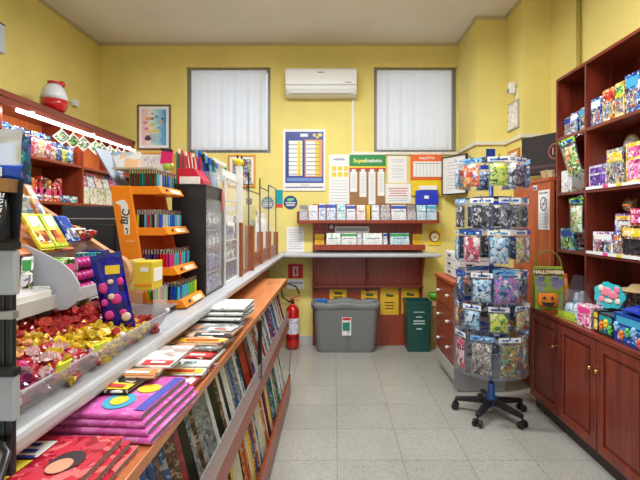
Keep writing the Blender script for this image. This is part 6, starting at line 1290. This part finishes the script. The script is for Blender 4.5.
# second bay: display of booklets
g = 'cards displayed in the far bay of the wall shelving'
for i in range(5):
    y = 4.36+.15*i
    t = thing('booklet', '%s booklet leaning in the far wall shelf bay, %s from the divider' % (('pink and white', 'white', 'red-faced', 'cream', 'pink')[i], nth(i+1)), 'booklet', (-2.55, y, 1.84), 0, g)
    build('cover', MB().obox((-2.50, y, 1.912), (.006, .13, .15), (0, R(-14), 0)), (CV['pink'], CV['white'], cover('face_cover', pal('e8d8c8 f0e0d0 d84848 f0e8e0 e0a080 f0f0f0'), 20), CV['white'], CV['pink'])[i], t, bevel=.002); build('title', MB().obox((-2.481, y, 1.965), (.003, .10, .02), (0, R(-14), 0)), (red, pink, red, blue, red)[i], t)
    t = thing('white_carton', 'white and green carton under the %s booklet in the far bay' % nth(i+1), 'carton', (-2.50, y, 1.6605), 0, 'white cartons in the far bay'); build('carton', MB().box(-2.56, -2.46, y-.06, y+.06, 1.6605, 1.82), cover('white_green', pal('ece8dc f0f0e8 a8b878 e8e4d0 f4f4ec d8d4c0'), 14), t, bevel=.002); build('lid', MB().box(-2.562, -2.458, y-.062, y+.062, 1.8205, 1.832), white, t)
for i, (y, c_) in enumerate([(4.4, 'grey'), (4.6, 'white'), (4.9, 'mixed')]): candybox('small_carton', '%s carton low on the third wall shelf of the far bay' % c_, 'carton', -2.56, -2.45, y-.08, y+.08, 1.3005, 1.40, CV[c_], CV['doc'], 'cartons on the third wall shelf')
for i, (y, c_) in enumerate([(3.5, 'grey'), (3.75, 'dark'), (4.0, 'white')]): candybox('small_carton', '%s carton on the third wall shelf of the near bay' % c_, 'carton', -2.56, -2.45, y-.09, y+.09, 1.3005, 1.37, CV[c_], CV['doc'], 'cartons on the third wall shelf')
# till monitor behind the counter
t = thing('till_monitor', 'dark till monitor seen from behind, between the wall shelving and the lighter display', 'monitor', (-1.35, 2.5, WT), R(20))
build('stand', MB().cyl((0, 0, -.45), (0, 0, .12), .02), black, t, local=True); build('foot', MB().lathe([(.12, -.45), (.12, -.44)], (0, 0, 0), 20), black, t, local=True); build('housing', MB().box(-.17, .17, -.02, .02, .12, .46), mat('till_black', (.02, .02, .024), .4), t, local=True, bevel=.008)
build('back_hump', MB().box(-.10, .10, -.04, -.0205, .17, .36), black, t, local=True, bevel=.008); build('vent_line', MB().box(-.15, .15, -.0225, -.0205, .385, .39), alu, t, local=True)
t = thing('back_desk', 'dark low desk behind the counter carrying the till monitor', 'desk', (-1.4, 2.4, 0)); build('desktop', MB().box(-1.75, -1.21, 1.9, 3.0, .64, .67), cherry_h, t, bevel=.003)
for x in (-1.72, -1.25):
    for y in (1.93, 2.95): build('leg', MB().box(x, x+.03, y, y+.03, 0, .64), cherry, t)
# egg on top of the shelving, speaker, small wall box
t = thing('egg_container', 'large plain red and white egg-shaped container on top of the wall shelving', 'container', (-2.50, 4.0, 2.446))
EGG = (-2.50, 3.93, 2.447); ep = [(.0, 0), (.05, .004), (.09, .03), (.108, .075), (.111, .12)]; eu = [(.1105, .121), (.103, .17), (.088, .215), (.065, .25), (.045, .265)]
build('lower_half', MB().lathe(ep, EGG, 28), mat('egg_red', (.50, .008, .012), .2, coat=.5), t, smooth=True); build('upper_half', MB().lathe(eu, EGG, 28), mat('egg_white', (.66, .68, .72), .2, coat=.5), t, smooth=True)
build('lid', MB().lathe([(.05, .2655), (.055, .285), (.0, .295)], EGG, 20), MATS['egg_red'], t, smooth=True); build('lid_knob', MB().ball((EGG[0]+.03, EGG[1]+.06, EGG[2]+.28), .032), MATS['egg_red'], t, smooth=True)
t = thing('wall_socket', 'small white junction box on the side wall above the shelving near the egg', 'junction box', (-2.80, 4.75, 2.75)); build('box', MB().box(-2.829, -2.78, 4.72, 4.80, 2.73, 2.80), white, t, bevel=.005); build('cable_stub', MB().cyl((-2.80, 4.72, 2.76), (-2.80, 4.66, 2.76), .006), white, t)
t = thing('wall_speaker', 'pale grey wall speaker with a black top high on the side wall', 'speaker', (-2.75, 3.6, 3.0)); build('body', MB().box(-2.829, -2.66, 3.42, 3.57, 2.84, 3.07), mat('speaker_grey', (.50, .52, .55), .4), t, bevel=.01); build('top_cap', MB().obox((-2.745, 3.495, 3.087), (.16, .15, .03), (0, R(14), 0)), black, t, bevel=.005)
